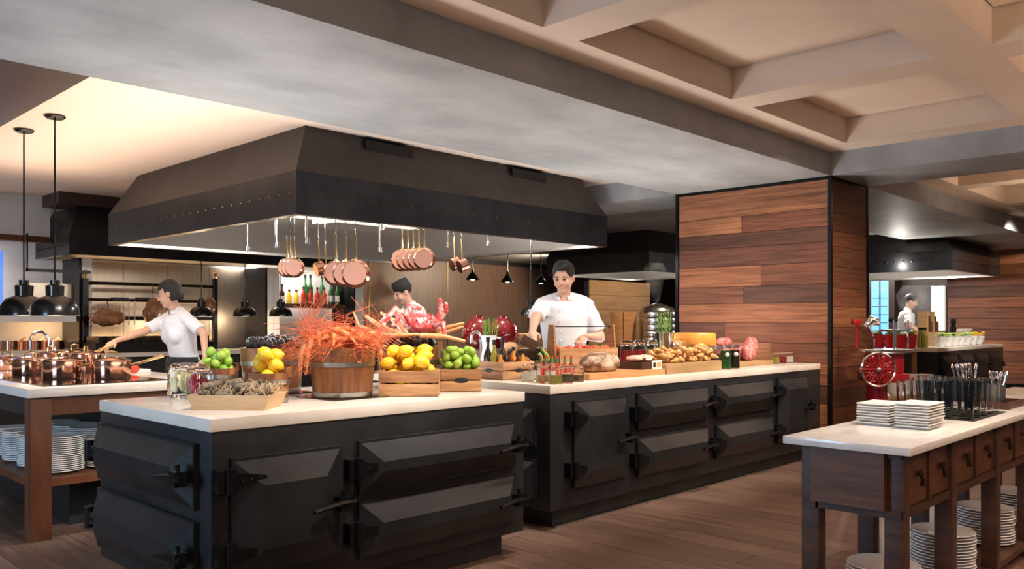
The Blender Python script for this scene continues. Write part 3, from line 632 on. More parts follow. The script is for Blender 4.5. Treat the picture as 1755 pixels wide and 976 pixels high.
# ---------------------------------------------------------------- seafood island
def jar(label, loc, r, h, content, cm, fill=.8, lid='clip', name='preserving_jar', group=None, tagm=None):
    t = thing(name, label, 'jar', loc, 0, group)
    MB().lathe([(0, 0), (r * .94, 0), (r, r * .1), (r, h * .72), (r * .82, h * .82), (r * .82, h * .9), (r * .77, h * .9), (r * .77, h * .81), (r * .95, h * .70), (r * .95, r * .16), (0, r * .12)], 24).obj('glass', M['glass'], t)
    if content == 'solid': MB().lathe([(0, r * .14), (r * .925, r * .18), (r * .925, h * .72 * fill), (0, h * .72 * fill)], 20).obj('contents', M[cm], t)
    else:
        mb = MB()
        for k in range(16):
            a = random.random() * 6.28; q = r * .7 * random.random() ** .5; tl = random.uniform(-.35, .35)
            z0 = r * .2 + random.random() * h * .25; x, y = q * math.cos(a), q * math.sin(a); l = h * .42
            mb.cap((x, y, z0 + .01), (max(-r * .75, min(r * .75, x + tl * l)), max(-r * .75, min(r * .75, y + tl * l * .5)), z0 + l), r * .16, r * .12, 8)
        mb.obj('contents', M[cm], t)
    MB().lathe([(r * .76, h * .895), (r * .84, h * .895), (r * .84, h * .915), (r * .76, h * .915)], 24).obj('seal', M['capor' if lid == 'clip' else 'capsil'], t)
    if lid == 'clip': MB().lathe([(0, h * .915), (r * .84, h * .915), (r * .84, h * .96), (r * .6, h), (0, h)], 24).obj('lid', M['glass'], t)
    else: MB().lathe([(0, h * .9), (r * .88, h * .9), (r * .88, h), (0, h)], 24).obj('lid', M['capsil'], t)
    if lid == 'clip':
        mb = MB(); mb.tube([(-r * .86, 0, h * .8), (-r * 1.05, 0, h * .88), (-r * .86, 0, h * .95)], r * .03, 6); mb.tube([(r * .86, 0, h * .74), (r * 1.08, 0, h * .84), (r * .9, 0, h * .96), (0, 0, h * 1.01)], r * .03, 6)
        mb.lathe([(r * .85, h * .84), (r * .87, h * .85), (r * .85, h * .86)], 20); mb.obj('wire_clip', M['chrome'], t)
    if tagm: MB().ball((-r * .72, -r * .72, h * .62), (.018, .018, .018), 12, 6).obj('round_tag', M['label'], t)
    return t
jar('large clip-top jar of pale pickled asparagus beside the ginger tray', A(316, 680), .08, .168, 'sticks', 'corn')
jar('clip-top jar of dark red beetroot beside the pickled asparagus', A(340, 684), .062, .155, 'sticks', 'beet')
c = Vector((2.05, 4.085, ZT)); bucket('small wooden bucket heaped with limes', c, .092, .08, .14, 14, True, CR + .9)
fill(lime, 'lime', 'green lime in the small wooden bucket', 'lime', 'limes in the small bucket', c, 0, 26, PM, .066, 0, .14, .05, 3, True, 1, .012)
c = A(461, 690); bucket('small wooden bucket with grips heaped with lemons', c, .098, .085, .14, 14, True, CR + .1)
fill(lemon, 'lemon', 'yellow lemon in the small wooden bucket', 'lemon', 'lemons in the small bucket', c, 0, 12, PL, .071, 0, .14, .05, 4, True, 1, .013)
c = A(408, 700); tv = thing('veneer_tray', 'pale veneer punnet of knobbly roots on straw', 'tray', c, CR - .06)
for s, (w1, w2, d1, d2) in enumerate([(.155, .178, .10, .12)]):
    b4 = [(-w1, -d1), (w1, -d1), (w1, d1), (-w1, d1)]; t4 = [(-w2, -d2), (w2, -d2), (w2, d2), (-w2, d2)]
    for i in range(4):
        j = (i + 1) % 4; sc_ = .965
        MB().add([(*b4[i], 0), (*b4[j], 0), (*t4[j], .066), (*t4[i], .066), (b4[i][0] * sc_, b4[i][1] * sc_, .004), (b4[j][0] * sc_, b4[j][1] * sc_, .004), (t4[j][0] * sc_, t4[j][1] * sc_, .066), (t4[i][0] * sc_, t4[i][1] * sc_, .066)],
                 [(0, 1, 2, 3), (7, 6, 5, 4), (3, 2, 6, 7), (0, 4, 5, 1), (0, 3, 7, 4), (1, 5, 6, 2)]).obj('side', M['veneer'], tv)
    MB().bx(-w1, w1, -d1, d1, .002, .006).obj('base', M['veneer'], tv)
mb = MB()
for k in range(170):
    a = random.random() * 6.28; x, y = random.uniform(-.15, .17), random.uniform(-.1, .1); z0 = .055 + random.random() * .03; l = random.uniform(.03, .07)
    mb.tube([(x, y, z0), (x + l * math.cos(a) * .5, y + l * math.sin(a) * .5, z0 + .02 + random.random() * .02), (x + l * math.cos(a), y + l * math.sin(a), z0 + random.random() * .02)], .0011, 4, False)
tag(mb.obj('straw_bedding', M['straw'], None, c, CR - .06), 'loose straw under the roots in the veneer punnet', 'straw', kind='stuff')
roots = []
for q in range(3):
    mb = MB()
    for k in range(7):
        a = random.random() * 6.28; mb.cap((0, 0, 0), (.035 * math.cos(a), .035 * math.sin(a), random.uniform(-.012, .022)), .017, .008, 8)
    mb.ball((0, 0, .004), (.03, .022, .018), 10, 6); roots.append(mb.mesh('root', M['oyster']))
rt_ = Matrix.Rotation(CR - .06, 4, 'Z')
for k, (p_, e) in enumerate(drop(26, [((0, 0, 0), .0245)], lambda q: (q.uniform(-.125, .115), q.uniform(-.075, .075), (q.uniform(-.4, .4), q.uniform(-.4, .4), q.random() * 6)), lambda x, y, z, r: abs(x + .005) < .125 * max(.3, 1 - max(0, z - .07) * 7) and abs(y) < .078 * max(.3, 1 - max(0, z - .07) * 7), lambda x, y: .034, (), 90, 8)):
    tag(put('root', roots[k % 3], None, c + rt_ @ p_, rot=(e[0], e[1], e[2] + CR)), 'knobbly grey-brown root heaped in the veneer punnet', 'root', 'roots in the punnet')
# black glass plates under the big buckets
for pxx, pyy in ((467, 673.5), (587, 681)):
    p = A(pxx, pyy); tag(MB().bx(-.165, .165, -.165, .165, 0, .005).obj('black_glass_plate', M['blackgl'], None, p), 'black glass plate under the ' + ('mussel' if pxx < 500 else 'prawn') + ' bucket', 'plate')
up5 = Vector((0, 0, .005))
cm_ = A(467, 673.5) + up5; bucket('large dark wooden bucket of mussels', cm_, .168, .145, .235, 18, False)
cp_ = A(587, 681) + up5; bucket('large wooden bucket overflowing with orange prawns', cp_, .166, .145, .245, 18, False, .1)
cc_ = PD(702, 592, 4.62); cc_.z = ZT; bucket('large wooden bucket of crab and black mussels behind the lemon crate', cc_, .175, .15, .245, 18, True, CR)
# mussels
ms = []
for q in range(2):
    mb = MB()
    for i, sgn in enumerate((1, -1)):
        mb.M = Matrix.Rotation(sgn * (.04 + q * .06), 4, 'X') @ Matrix.Translation((0, 0, 0))
        prof = [(0, 0), (.010, .006), (.019, .022), (.022, .042), (.018, .062), (.009, .074), (0, .077)]
        M0 = mb.M; mb.M = M0 @ Matrix.Diagonal((1, .30, 1, 1)); mb.lathe(prof, 12); mb.M = M0
    ms.append(mb.mesh('mussel', M['mussel']))
inner = MB().ball((0, 0, .045), (.0222, .0016, .0352), 14, 8).mesh('pearl_lining', M['musin'])
def mussels(c, R, z, n, label, group, lean=.3):
    spots = []; s = .85; y = -R; row = 0
    while y < R:                                   # upright shells packed face to face in rows
        w_ = math.sqrt(max(0, R * R - y * y)); m = int(2 * w_ / .0385); rnd = random.Random(row)
        for k in range(m): spots.append(((k - (m - 1) / 2) * .0385 + (row % 2) * .004, y, row, rnd.uniform(-.012, .024), rnd.uniform(-.2, .2)))
        y += .0195 if row % 2 else .0235; row += 1
    spots.sort(key=lambda q: q[0] ** 2 + q[1] ** 2)
    for k, (x, y, row, dz, rl) in enumerate(spots[:n]):
        p_ = Matrix.Rotation(CR, 3, 'Z') @ Vector((x, y, 0))
        o = tag(put('mussel', ms[(row + 1) % 2], None, (c.x + p_.x, c.y + p_.y, z + dz + .012 * (1 - (x * x + y * y) / R ** 2)), rot=(lean, rl, CR), sc=s), label, 'mussel', group)
        if k % 2: put('pearl_lining', inner, o)
mussels(cm_, .142, cm_.z + .212, 64, 'black mussel standing in the dark wooden bucket', 'mussels in the bucket')
mussels(cc_, .146, cc_.z + .222, 56, 'black mussel under the crab in the wooden bucket', 'mussels under the crab')
tag(MB().lathe([(0, .2), (.14, .2), (.14, .215), (0, .225)], 20).obj('crab_bucket_bed', M['dark'], None, cc_), 'dark bed filling the crab bucket under the mussels', 'bedding')  # dark disc added as filler below the mussels, no ice
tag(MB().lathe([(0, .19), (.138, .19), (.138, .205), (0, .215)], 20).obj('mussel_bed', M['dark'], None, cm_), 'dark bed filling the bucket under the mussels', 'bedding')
# prawns: shell with legs, whiskers as a part
pmesh = []
for q in range(3):
    mb = MB(); bend = .5 + .35 * q; pts = []; rr = []
    for k in range(10):
        t_ = k / 9; a = bend * (t_ - .3) * 1.6; pts.append((.16 * t_ - .08, .0, -.05 * (t_ * 1.3 - .2) ** 2 * bend)); rr.append([.003, .010, .0135, .0145, .013, .012, .0105, .0085, .0065, .003][k] * (1 + .06 * (k % 2)))
    mb.tube(pts, rr, 10)
    for k in range(5):
        for s in (-1, 1): mb.tube([(pts[2 + k][0], s * .006, pts[2 + k][2] - .008), (pts[2 + k][0] - .012, s * .012, pts[2 + k][2] - .024)], .0012, 4)
    for s in (-.6, 0, .6): mb.ball((.09, s * .014, pts[-1][2]), (.018, .006, .002), 6, 4)
    mb.tube([(-.08, 0, .003), (-.115, 0, .018)], [.005, .001], 5); mb.ball((-.068, .011, .006), .004, 6, 4); mb.ball((-.068, -.011, .006), .004, 6, 4)
    wk = MB()
    for s in range(9):
        a = random.uniform(-.9, .9); b = random.uniform(.2, 1); l = random.uniform(.12, .24); wk.tube([(-.075, 0, 0), (-.075 - l * .4 * math.cos(a), l * .4 * math.sin(a), l * .4 * b), (-.075 - l * math.cos(a * 1.5), l * math.sin(a * 1.5), l * .5 * b - .03)], .0008, 4, False)
    pmesh.append((mb.mesh('prawn', M['prawn']), wk.mesh('whiskers', M['whisk'])))
def prawn_probe(q): return [((.16 * t_ - .08, 0, -.05 * (t_ * 1.3 - .2) ** 2 * (.5 + .35 * q)), r) for t_, r in ((.1, .010), (.25, .0135), (.42, .0135), (.6, .0115), (.8, .009), (.97, .007))]
hang = []
for k in range(8):                                 # prawns hooked over the rim, heads up
    d_ = -RT if k < 6 else RT; a = (-.75 + .3 * k) if k < 6 else (.5 + .42 * (k - 6)); dv = Vector((d_.x * math.cos(a) - d_.y * math.sin(a), d_.x * math.sin(a) + d_.y * math.cos(a)))
    cz = .200 + .012 * (k % 3); cr = .189 - .36 * (cz - .245) / .93; me, wme = pmesh[0]; e = (0, 1.2, math.atan2(dv.y, dv.x))
    o = tag(put('prawn', me, None, (cp_.x + dv.x * cr, cp_.y + dv.y * cr, cp_.z + cz), rot=e), 'orange prawn hanging over the rim of its bucket', 'prawn', 'prawns hanging over the rim'); put('whiskers', wme, o)
    Rm = __import__('mathutils').Euler(e).to_matrix(); hang += [(dv.x * cr + (Rm @ Vector(q)).x, dv.y * cr + (Rm @ Vector(q)).y, cz + (Rm @ Vector(q)).z, r) for q, r in prawn_probe(0)]
rimf = lambda x, y: (.248 if math.hypot(x, y) > .143 else .175 + .02 * (1 - math.hypot(x, y) / .143))
for k3 in range(3):
    n3 = (18, 17, 17)[k3]; me, wme = pmesh[k3]
    for p_, e in drop(n3, prawn_probe(k3), lambda q: (q.uniform(-.13, .13), q.uniform(-.13, .13), (q.uniform(-.5, .5), q.uniform(-.25, .35), q.uniform(0, 6.28))), lambda x, y, z, r: math.hypot(x, y) < .215 * max(.35, 1 - max(0, z - .25) * 3.2), rimf, hang, 60, 20 + k3, .95):
        o = tag(put('prawn', me, None, cp_ + p_, rot=e), 'orange whole prawn heaped in the wooden bucket', 'prawn', 'prawns in the bucket'); put('whiskers', wme, o)
        Rm = __import__('mathutils').Euler(e).to_matrix(); hang += [(*(p_ + Rm @ Vector(q)), r * .95) for q, r in prawn_probe(k3)]
tag(MB().lathe([(0, .14), (.138, .14), (.138, .175), (0, .195)], 20).obj('prawn_bed', M['prawn'], None, cp_), 'packed prawn shells filling the bucket', 'prawns', kind='stuff')
# king crab
kc = thing('king_crab', 'pink spiny king crab on top of the black mussels', 'crab', cc_ + Vector((RT.x * .05, RT.y * .05, .334)), CR); kc.scale = (1.2, 1.2, 1.2)
mb = MB(); mb.ball((.02, 0, .02), (.085, .075, .05), 18, 10)
for k in range(60):
    a = random.random() * 6.28; e = random.uniform(.15, 1.5); v = Vector((math.cos(a) * math.cos(e), math.sin(a) * math.cos(e), math.sin(e))); p = Vector((.02 + v.x * .085, v.y * .075, .02 + v.z * .05)); mb.tube([p - v * .004, p + v * .012], [.006, .001], 5)
mb.obj('carapace', M['crab'], kc)
def leg(par, pts, rr, m='crab', name='leg'):
    mb = MB()
    for i in range(len(pts) - 1): mb.cap(pts[i], pts[i + 1], rr[i], rr[i + 1] * .9, 10)
    if m == 'crab':
        for i in range(len(pts) - 1):
            p, q = Vector(pts[i]), Vector(pts[i + 1])
            for k in range(9):
                v = Vector((random.uniform(-1, 1), random.uniform(-1, 1), random.uniform(-1, 1))).normalized(); b = p.lerp(q, random.random()); mb.tube([b, b + v * (rr[i] + .007)], [.004, .0008], 4)
    return mb.obj(name, M[m], par)
for pts in ([(-.05, -.02, .03), (-.10, -.05, .10), (-.15, -.06, .03), (-.16, -.06, -.02)], [(-.04, -.05, .03), (-.06, -.10, .085), (-.10, -.12, .02)], [(-.03, .04, .04), (-.05, .05, .11), (.0, .06, .10)],
            [(.08, .0, .03), (.105, -.01, .09), (.10, -.015, .14)], [(.085, .03, .03), (.125, .02, .085), (.125, .01, .12)], [(.07, -.05, .02), (.12, -.08, .03), (.13, -.1, -.03)], [(-.06, .02, .03), (-.12, .02, .09), (-.17, .0, .04)]):
    leg(kc, pts, [.0125, .012, .010, .006])
for k, pts in enumerate(([(-.07, .10, .312), (-.17, .11, .35), (-.26, .10, .41)], [(-.115, -.02, .305), (-.2, -.03, .325), (-.28, -.02, .36), (-.31, 0, .43)], [(-.03, .135, .31), (-.1, .15, .38), (-.18, .15, .43)],
                         [(.07, .135, .31), (.19, .13, .345), (.29, .12, .37)], [(.15, .105, .305), (.22, .09, .325), (.29, .08, .35)], [(.08, -.145, .305), (.2, -.145, .30), (.31, -.13, .275)], [(-.09, -.115, .303), (-.01, -.135, .306), (.06, -.15, .31)])):
    mb = MB(); rr = [.014, .012, .008, .004]
    for i in range(len(pts) - 1): mb.cap(pts[i], pts[i + 1], rr[i], rr[i + 1], 10)
    tag(mb.obj('crab_leg', M['crableg'], None, cc_, CR), 'long orange crab leg sticking out of the crab bucket', 'crab leg', 'loose crab legs')
# crates of citrus
c = A(703, 678); crate('slatted wooden crate filled with lemons', c, .30, .19, .135, CR + .03)
fill(lemon, 'lemon', 'yellow lemon in the slatted wooden crate', 'lemon', 'lemons in the crate', c, CR + .03, 26, PL, .138, .083, .135, .03, 5)
c = A(789, 670); crate('slatted wooden crate with hand holes filled with limes', c, .22, .18, .125, CR + .12, holes=True)
fill(lime, 'lime', 'green lime in the slatted wooden crate', 'lemon' if False else 'lime', 'limes in the crate', c, CR + .12, 66, PM, .098, .078, .125, .015, 6)
# ================================================================ buffet island
def bottle(label, loc, r, h, m, cap, group=None, lab=None, name='sauce_bottle', neck=.35, cat='bottle'):
    t = thing(name, label, cat, loc, random.random(), group)
    MB().lathe([(0, 0), (r, 0), (r, h * (.9 - neck)), (r * .38, h * (1 - neck * .8)), (r * .34, h * .92), (0, h * .92)], 18).obj('glass', M[m], t)
    MB().lathe([(0, h * .88), (r * .46, h * .88), (r * .46, h), (0, h)], 14).obj('cap', M[cap], t)
    if lab: MB().lathe([(r * 1.01, h * .12), (r * 1.02, h * .12), (r * 1.02, h * .4), (r * 1.01, h * .4)], 18).obj('label', M[lab], t)
    return t
cb = Vector((3.97, 3.90, ZT)); crate('small wooden crate holding sauce and oil bottles', cb, .3, .26, .12, 0, holes=True)
for k, (x, y, m, h, lab, what) in enumerate(((-.1, .06, 'botdk', .27, 'label', 'dark'), (-.03, .07, 'botdk', .25, 'label', 'dark'), (.05, .07, 'botdk', .27, None, 'dark'), (-.1, -.06, 'sauce_o', .18, None, 'orange'), (-.03, -.07, 'sauce_d', .18, None, 'maroon'),
        (.03, -.02, 'sauce_r', .19, None, 'red'), (.04, -.085, 'sauce_d', .18, None, 'maroon'), (.1, -.07, 'sauce_o', .18, None, 'orange'), (.103, .02, 'sauce_o', .2, None, 'orange'), (-.1, .0, 'oil', .25, 'label', 'olive oil'))):
    bottle({'dark': 'dark glass bottle with black cap in the sauce crate', 'orange': 'orange sauce bottle in the sauce crate', 'maroon': 'maroon sauce bottle in the sauce crate', 'red': 'red sauce bottle in the sauce crate', 'olive oil': 'yellow-green oil bottle in the sauce crate'}[what],
           cb + Vector((x, y, .008)), .0285, h, m, 'capblk', 'bottles in the sauce crate', lab)
for k, (pxx, pyy, m, f) in enumerate(((905, 654, 'salt', .75), (930, 657, 'spice', .6), (953, 659, 'olive', .7), (972, 657, 'darksp', .7), (990, 655, 'darksp', .55), (917, 651, 'salt', .8), (943, 650.5, 'salt', .7))):
    jar('small clip-top glass jar of ' + {'salt': 'white salt', 'spice': 'brown spice', 'olive': 'yellow mustard', 'darksp': 'dark spice'}[m] + ' on the buffet corner', PZ(pxx, pyy, ZT), .041, .108, 'solid', m, f, group='spice jars on the corner')
for pxx in (927, 936, 946, 955, 968, 979):
    o = bottle('little hot sauce bottle with red cap and green neck', PZ(pxx, 647.2, ZT), .0175, .145, 'sauce_r', 'capred', 'hot sauce bottles', None, 'hot_sauce_bottle'); MB().lathe([(.0085, .098), (.0088, .098), (.0088, .13), (.0085, .13)], 10).obj('neck_band', M['greenlab'], o)
x0, x1 = PY(1008, 650, 3.38).x, 5.08
tag(MB().bx(x0, x1, 3.37, 3.62, ZT, ZT + .042).obj('chopping_board', M['board'], bevel=.004), 'orange-brown chopping board under the dark rye loaf', 'board')
x2, x3 = 5.085, PY(1235, 630, 3.37).x
tag(MB().bx(x2, x3, 3.36, 3.57, ZT, ZT + .075).obj('chopping_block', M['ply'], bevel=.004), 'thick pale wooden block under the golden pastries', 'board')
x4, x5 = PY(1262, 630, 3.5).x, PY(1322, 626, 3.5).x
tag(MB().bx(x4, x5, 3.48, 3.8, ZT, ZT + .035).obj('chopping_board', M['ply'], bevel=.004), 'small pale board under the salami', 'board')
def loaf(label, loc, r, m, rz=0, rot=None, group=None):
    mb = MB(); mb.ball((0, 0, r[2] * .75), r, 20, 12)
    for v in range(len(mb.v)):
        p = mb.v[v]; n = 1 + .06 * math.sin(p.x * 60 + p.y * 33) * math.sin(p.y * 71 + p.z * 40); mb.v[v] = Vector((p.x * n, p.y * n, max(0, p.z)))
    o = mb.obj('bread_loaf', M[m], None, loc, rz)
    if rot: o.rotation_euler = rot
    return tag(o, label, 'bread', group)
loaf('large dark rye loaf dusted with flour on the chopping board', (4.485, 3.5, ZT + .042), (.2, .105, .075), 'breaddk', .05)
# tomato carrier
tA, tB = Vector((4.43, 3.88, ZT)), Vector((4.985, 3.79, ZT)); ct = (tA + tB) / 2; TR = math.atan2(tB.y - tA.y, tB.x - tA.x)
tc_ = thing('tomato_carrier', 'wooden carrier with steel rod handle full of tomatoes', 'carrier', ct, TR)
hl = (tB - tA).length / 2
for y in (-.08, .07): MB().bx(-hl, hl, y, y + .01, .0, .19).obj('side', M['crate'], tc_)
for x in (-hl - .015, hl): MB().add([(x, -.06, 0), (x + .015, -.06, 0), (x + .015, .06, 0), (x, .06, 0), (x, -.028, .36), (x + .015, -.028, .36), (x + .015, .028, .36), (x, .028, .36)], [(3, 2, 1, 0), (4, 5, 6, 7), (0, 1, 5, 4), (1, 2, 6, 5), (2, 3, 7, 6), (3, 0, 4, 7)]).obj('upright', M['crate'], tc_)
MB().bx(-hl, hl, -.07, .07, .0, .15).obj('base', M['crate'], tc_); MB().tube([(-hl - .02, 0, .345), (hl + .02, 0, .345)], .004, 8).obj('rod', M['iron'], tc_)
for k in range(12):
    x = -hl + .042 + k * (2 * hl - .084) / 11; p = ct + Matrix.Rotation(TR, 3, 'Z') @ Vector((x, .0305 if k % 2 else -.0305, .178))
    o = tag(put('tomato', tom, None, p, rot=(random.uniform(-.35, .35), random.uniform(-.35, .35), random.random() * 6), sc=random.uniform(.95, 1)), 'ripe red tomato in the wooden carrier', 'tomato', 'tomatoes in the carrier'); calyx(o)
# loaves, pitcher, tap and radishes on the return worktop
for k, (x, y, r) in enumerate(((4.225, 4.155, (.074, .068, .062)), (4.372, 4.125, (.07, .066, .06)), (4.335, 4.262, (.074, .062, .062)), (4.305, 4.175, (.072, .068, .06)))):
    loaf('round pale bread roll heaped behind the sauce crate', (x, y, ZT + .03 + (.1 if k > 2 else 0)), r, 'bread', 0, group='bread rolls')
tag(MB().bx(4.14, 4.44, 4.07, 4.31, ZT, ZT + .03).obj('bread_board', M['ply']), 'pale board on the return worktop under the bread rolls', 'board')
def herb(label, loc, r, h, n, z0, seed=1, spread=.5):
    t = thing('herb_plant', label, 'herb', loc); rnd = random.Random(seed); mb = MB(); ms_ = MB()
    for k in range(n):
        a = rnd.random() * 6.28; q = r * rnd.random(); b = Vector((q * math.cos(a), q * math.sin(a), z0)); tip = b + Vector((math.cos(a) * spread * r * 1.6 * rnd.random(), math.sin(a) * spread * r * 1.6 * rnd.random(), h * rnd.uniform(.55, 1)))
        ms_.tube([b, tip], .0015, 4)
        for j in range(14):
            p = b.lerp(tip, .15 + .85 * j / 14); aa = rnd.random() * 6.28; l = rnd.uniform(.014, .026); v = Vector((math.cos(aa) * l, math.sin(aa) * l, l * .7)); s = Vector((-math.sin(aa), math.cos(aa), 0)) * .0035
            mb.add([p - s, p + s, p + v + s * .3, p + v - s * .3], [(0, 1, 2, 3)])
    o = mb.obj('leaves', M['leaf'], t); ms_.obj('stems', M['leaf'], t); return t
pp = Vector((4.05, 4.135, ZT))
pt = thing('enamel_pitcher', 'white enamel pitcher holding green herbs', 'pitcher', pp, CR); MB().lathe([(0, 0), (.05, 0), (.062, .08), (.045, .2), (.055, .285), (.052, .285), (.042, .2), (.058, .08), (.046, .005), (0, .005)], 24).obj('body', M['porc'], pt)
MB().tube([(.05, 0, .27), (.1, 0, .26), (.105, 0, .19), (.058, 0, .12)], .007, 8).obj('handle', M['porc'], pt)
herb('bushy green herb growing out of the white pitcher', pp, .045, .16, 22, .25, 3)
pb = PY(1137, 600, 3.85); pb.z = ZT
tb = thing('tin_pail', 'shiny tin pail holding rosemary on the buffet', 'pail', pb); MB().lathe([(0, 0), (.066, 0), (.088, .285), (.091, .29), (.086, .29), (.064, .006), (0, .006)], 28).obj('body', M['chrome'], tb); MB().lathe([(0, .26), (.083, .26), (0, .262)], 20).obj('soil', M['dark'], tb)
herb('tall wispy rosemary growing out of the tin pail', pb, .072, .24, 13, .26, 5, .3)
def tap(label, loc, rz, h, reach):
    t = thing('tap', label, 'tap', loc, rz); pts = [(0, 0, 0), (0, 0, h * .75)]
    for k in range(1, 9): a = math.pi * k / 8 * .95; pts.append((reach / 2 - reach / 2 * math.cos(a), 0, h * .75 + reach / 2 * math.sin(a)))
    pts.append((reach, 0, h * .62)); MB().tube(pts, .011, 10).obj('spout', M['chrome'], t); MB().lathe([(0, 0), (.022, 0), (.022, .05), (.014, .06), (0, .06)], 16).obj('base', M['chrome'], t)
    MB().tube([(0, -.015, .05), (0, -.07, .08)], .006, 8).obj('lever', M['chrome'], t)
tap('chrome swan-neck tap on the buffet return worktop', (4.19, 4.36, ZT), CR + math.pi, .36, .07)
p = PZ(52, 618, ZT + .0); p = PD(52, 600, 6.68); tap('chrome swan-neck tap behind the copper pots', (p.x, p.y, ZT), CR, .30, .15)
p = Vector((4.315, 3.85, 0))
for k in range(5):
    o = tag(put('radish', tom, None, (p.x + (.032, 0, -.032, 0, 0)[k], p.y + (0, .032, 0, -.032, 0)[k], ZT + (.078, .078, .078, .078, .108)[k]), sc=.58), 'red radish in the bunch beside the chef', 'radish', 'radishes'); MB().tube([(0, 0, .02), (.01, 0, .09), (-.02, .02, .14)], [.004, .012, .02], 6).obj('leaf_top', M['lettuce'], o)
tag(MB().lathe([(0, 0), (.05, 0), (.066, .11), (.062, .11), (.056, .05), (0, .05)], 24).obj('radish_bowl', M['bronze'], None, (p.x, p.y, ZT)), 'metal bowl under the radish bunch', 'bowl')
# preserve jars, ham, pastries, cheese, salami
for pxx, m, lb in ((1074, 'jam', 'ruby red preserve next to the rye loaf'), (1096, 'jam', 'ruby red preserve next to the green olive paste'), (1118, 'olive', 'green olive paste behind the ham tray'), (1161, 'honey', 'amber honey beside the cheese wheel')):
    p = PY(pxx, 600, 3.8); jar('tall clip-top jar of ' + lb, (p.x, p.y, ZT), .053, .235, 'solid', m, .95)
p = Vector((4.955, 3.5, 0)); ht = thing('meat_tray', 'dark tray with patterned card edge under the cured ham', 'tray', (p.x, p.y, ZT + .042)); MB().bx(-.12, .12, -.1, .1, 0, .05).obj('tray', M['walnut'], ht); MB().bx(.0, .122, -.104, -.1, .0, .06).obj('patterned_card', M['label'], ht); MB().bx(.01, .04, -.106, -.104, .012, .048).obj('card_motif', M['dark'], ht); MB().bx(.055, .11, -.106, -.104, .012, .048).obj('card_motif', M['spice'], ht)
mb = MB()
for k in range(9): mb.ball((-.085 + k * .0212, random.uniform(-.015, .015), .072 + .008 * math.sin(k)), (.03, .072, .02), 12, 6)
tag(mb.obj('cured_ham', M['ham'], None, (p.x, p.y, ZT + .042)), 'flour-dusted cured ham slices on the dark tray', 'ham')
pastry = MB().tube([(.0125 * t_, .02 - .038 * (1 - (t_ / 4) ** 2), .01 - .01 * (t_ / 4) ** 2) for t_ in (-4, -3.2, -2.6, -1.9, -1.2, -.4, .4, 1.2, 1.9, 2.6, 3.2, 4)], [.005, .013, .010, .019, .015, .0225, .0225, .015, .019, .010, .013, .005], 10).mesh('pastry', M['pastry'])
for p_, e in drop(48, [((-.036, .004, .003), .013), ((0, -.018, .01), .022), ((.036, .004, .003), .013), ((-.02, -.012, .008), .019), ((.02, -.012, .008), .019), ((-.048, .017, 0), .009), ((.048, .017, 0), .009)], lambda q: (q.uniform(x2 + .05, x3 - .05) if q.random() < .5 else x2 + .05 + (x3 - x2 - .1) * q.random() ** 1.6, q.uniform(3.385, 3.54), (q.uniform(-.3, .3), q.uniform(-.3, .3), q.uniform(0, 6.28))),
                  lambda x, y, z, r: x2 + r < x < x3 - r and 3.36 + r < y < 3.57 - r * .5, lambda x, y: ZT + .075, (), 70, 31):
    tag(put('pastry', pastry, None, p_, rot=e), 'small golden twisted pastry heaped on the pale block', 'pastry', 'pastries on the block')
for X, Y, m in ((5.803, 3.635, 'olive'), (5.908, 3.635, 'spice'), (6.012, 3.635, 'jam'), (6.154, 3.635, 'darksp'), (6.267, 3.635, 'jam'), (6.07, 3.528, 'darksp')):
    jar('screw-lid glass jar of ' + {'olive': 'green olives', 'spice': 'brown seeds', 'jam': 'red peppers', 'darksp': 'dark olives'}[m] + ' beside the pastries', (X, Y, ZT), .049, .172, 'solid', m, .9, 'screw', 'screw_lid_jar', 'screw-lid jars')
for pxx, m in ((1244, 'botgr'), (1259, 'botdk')):
    q = PY(pxx, 625, 3.4); t = jar('tall jar of ' + ('green herbs' if m == 'botgr' else 'black olives') + ' with a round paper tag', (q.x, q.y, ZT), .042, .19, 'solid', m, 1.1, 'screw', 'tagged_jar', None, True)
q = PY(1199, 600, 3.74)
for a_ in (0,): tag(MB().bx(q.x - .15, q.x + .15, 3.73, 3.92, ZT, ZT + .182).obj('cheese_riser', M['ply']), 'pale wooden riser under the cheese wheel', 'riser')
mb = MB(); mb.M = Matrix.Rotation(R_(0), 4, 'X'); mb.lathe([(0, 0), (.165, 0), (.175, .015), (.175, .09), (.165, .105), (0, .105)], 40); tag(mb.obj('orange_cheese', M['cheese'], None, (q.x, 3.785, ZT + .182)), 'orange waxed cheese wheel behind the jars', 'cheese')
def salami(label, a_, b_, r): mb = MB(); n = 10; A_, B_ = Vector(a_), Vector(b_); mb.tube([A_.lerp(B_, k / n) for k in range(n + 1)], [r * v for v in (.25, .75, .95, 1, 1.02, 1, 1.02, 1, .95, .75, .25)], 16); return tag(mb.obj('salami', M['salami'], None), label, 'salami')
bz = ZT + .035
salami('thick upright mottled red salami leaning on the others', (6.62, 3.545, bz + .02), (6.80, 3.60, bz + .2), .058)
salami('red mottled salami lying on the small board beside the upright one', (x4 + .02, 3.64, bz + .06), (x4 + .22, 3.70, bz + .06), .06)
salami('red mottled salami lying at the far end of the small board', (x5 - .22, 3.73, bz + .065), (x5 + .03, 3.68, bz + .065), .063)
salami('pale curved salami resting across the tops of the others', (x4 + .05, 3.72, bz + .163), (x4 + .31, 3.73, bz + .168), .042)
for pxx, m in ((1329, 'olive'), (1341, 'jam'), (1353, 'salt')):
    q = PY(pxx, 620, 3.52); jar('small clip-top jar of ' + {'olive': 'green', 'jam': 'red', 'salt': 'cream'}[m] + ' relish at the end of the buffet', (q.x, q.y, ZT), .04, .105, 'solid', m, .8)
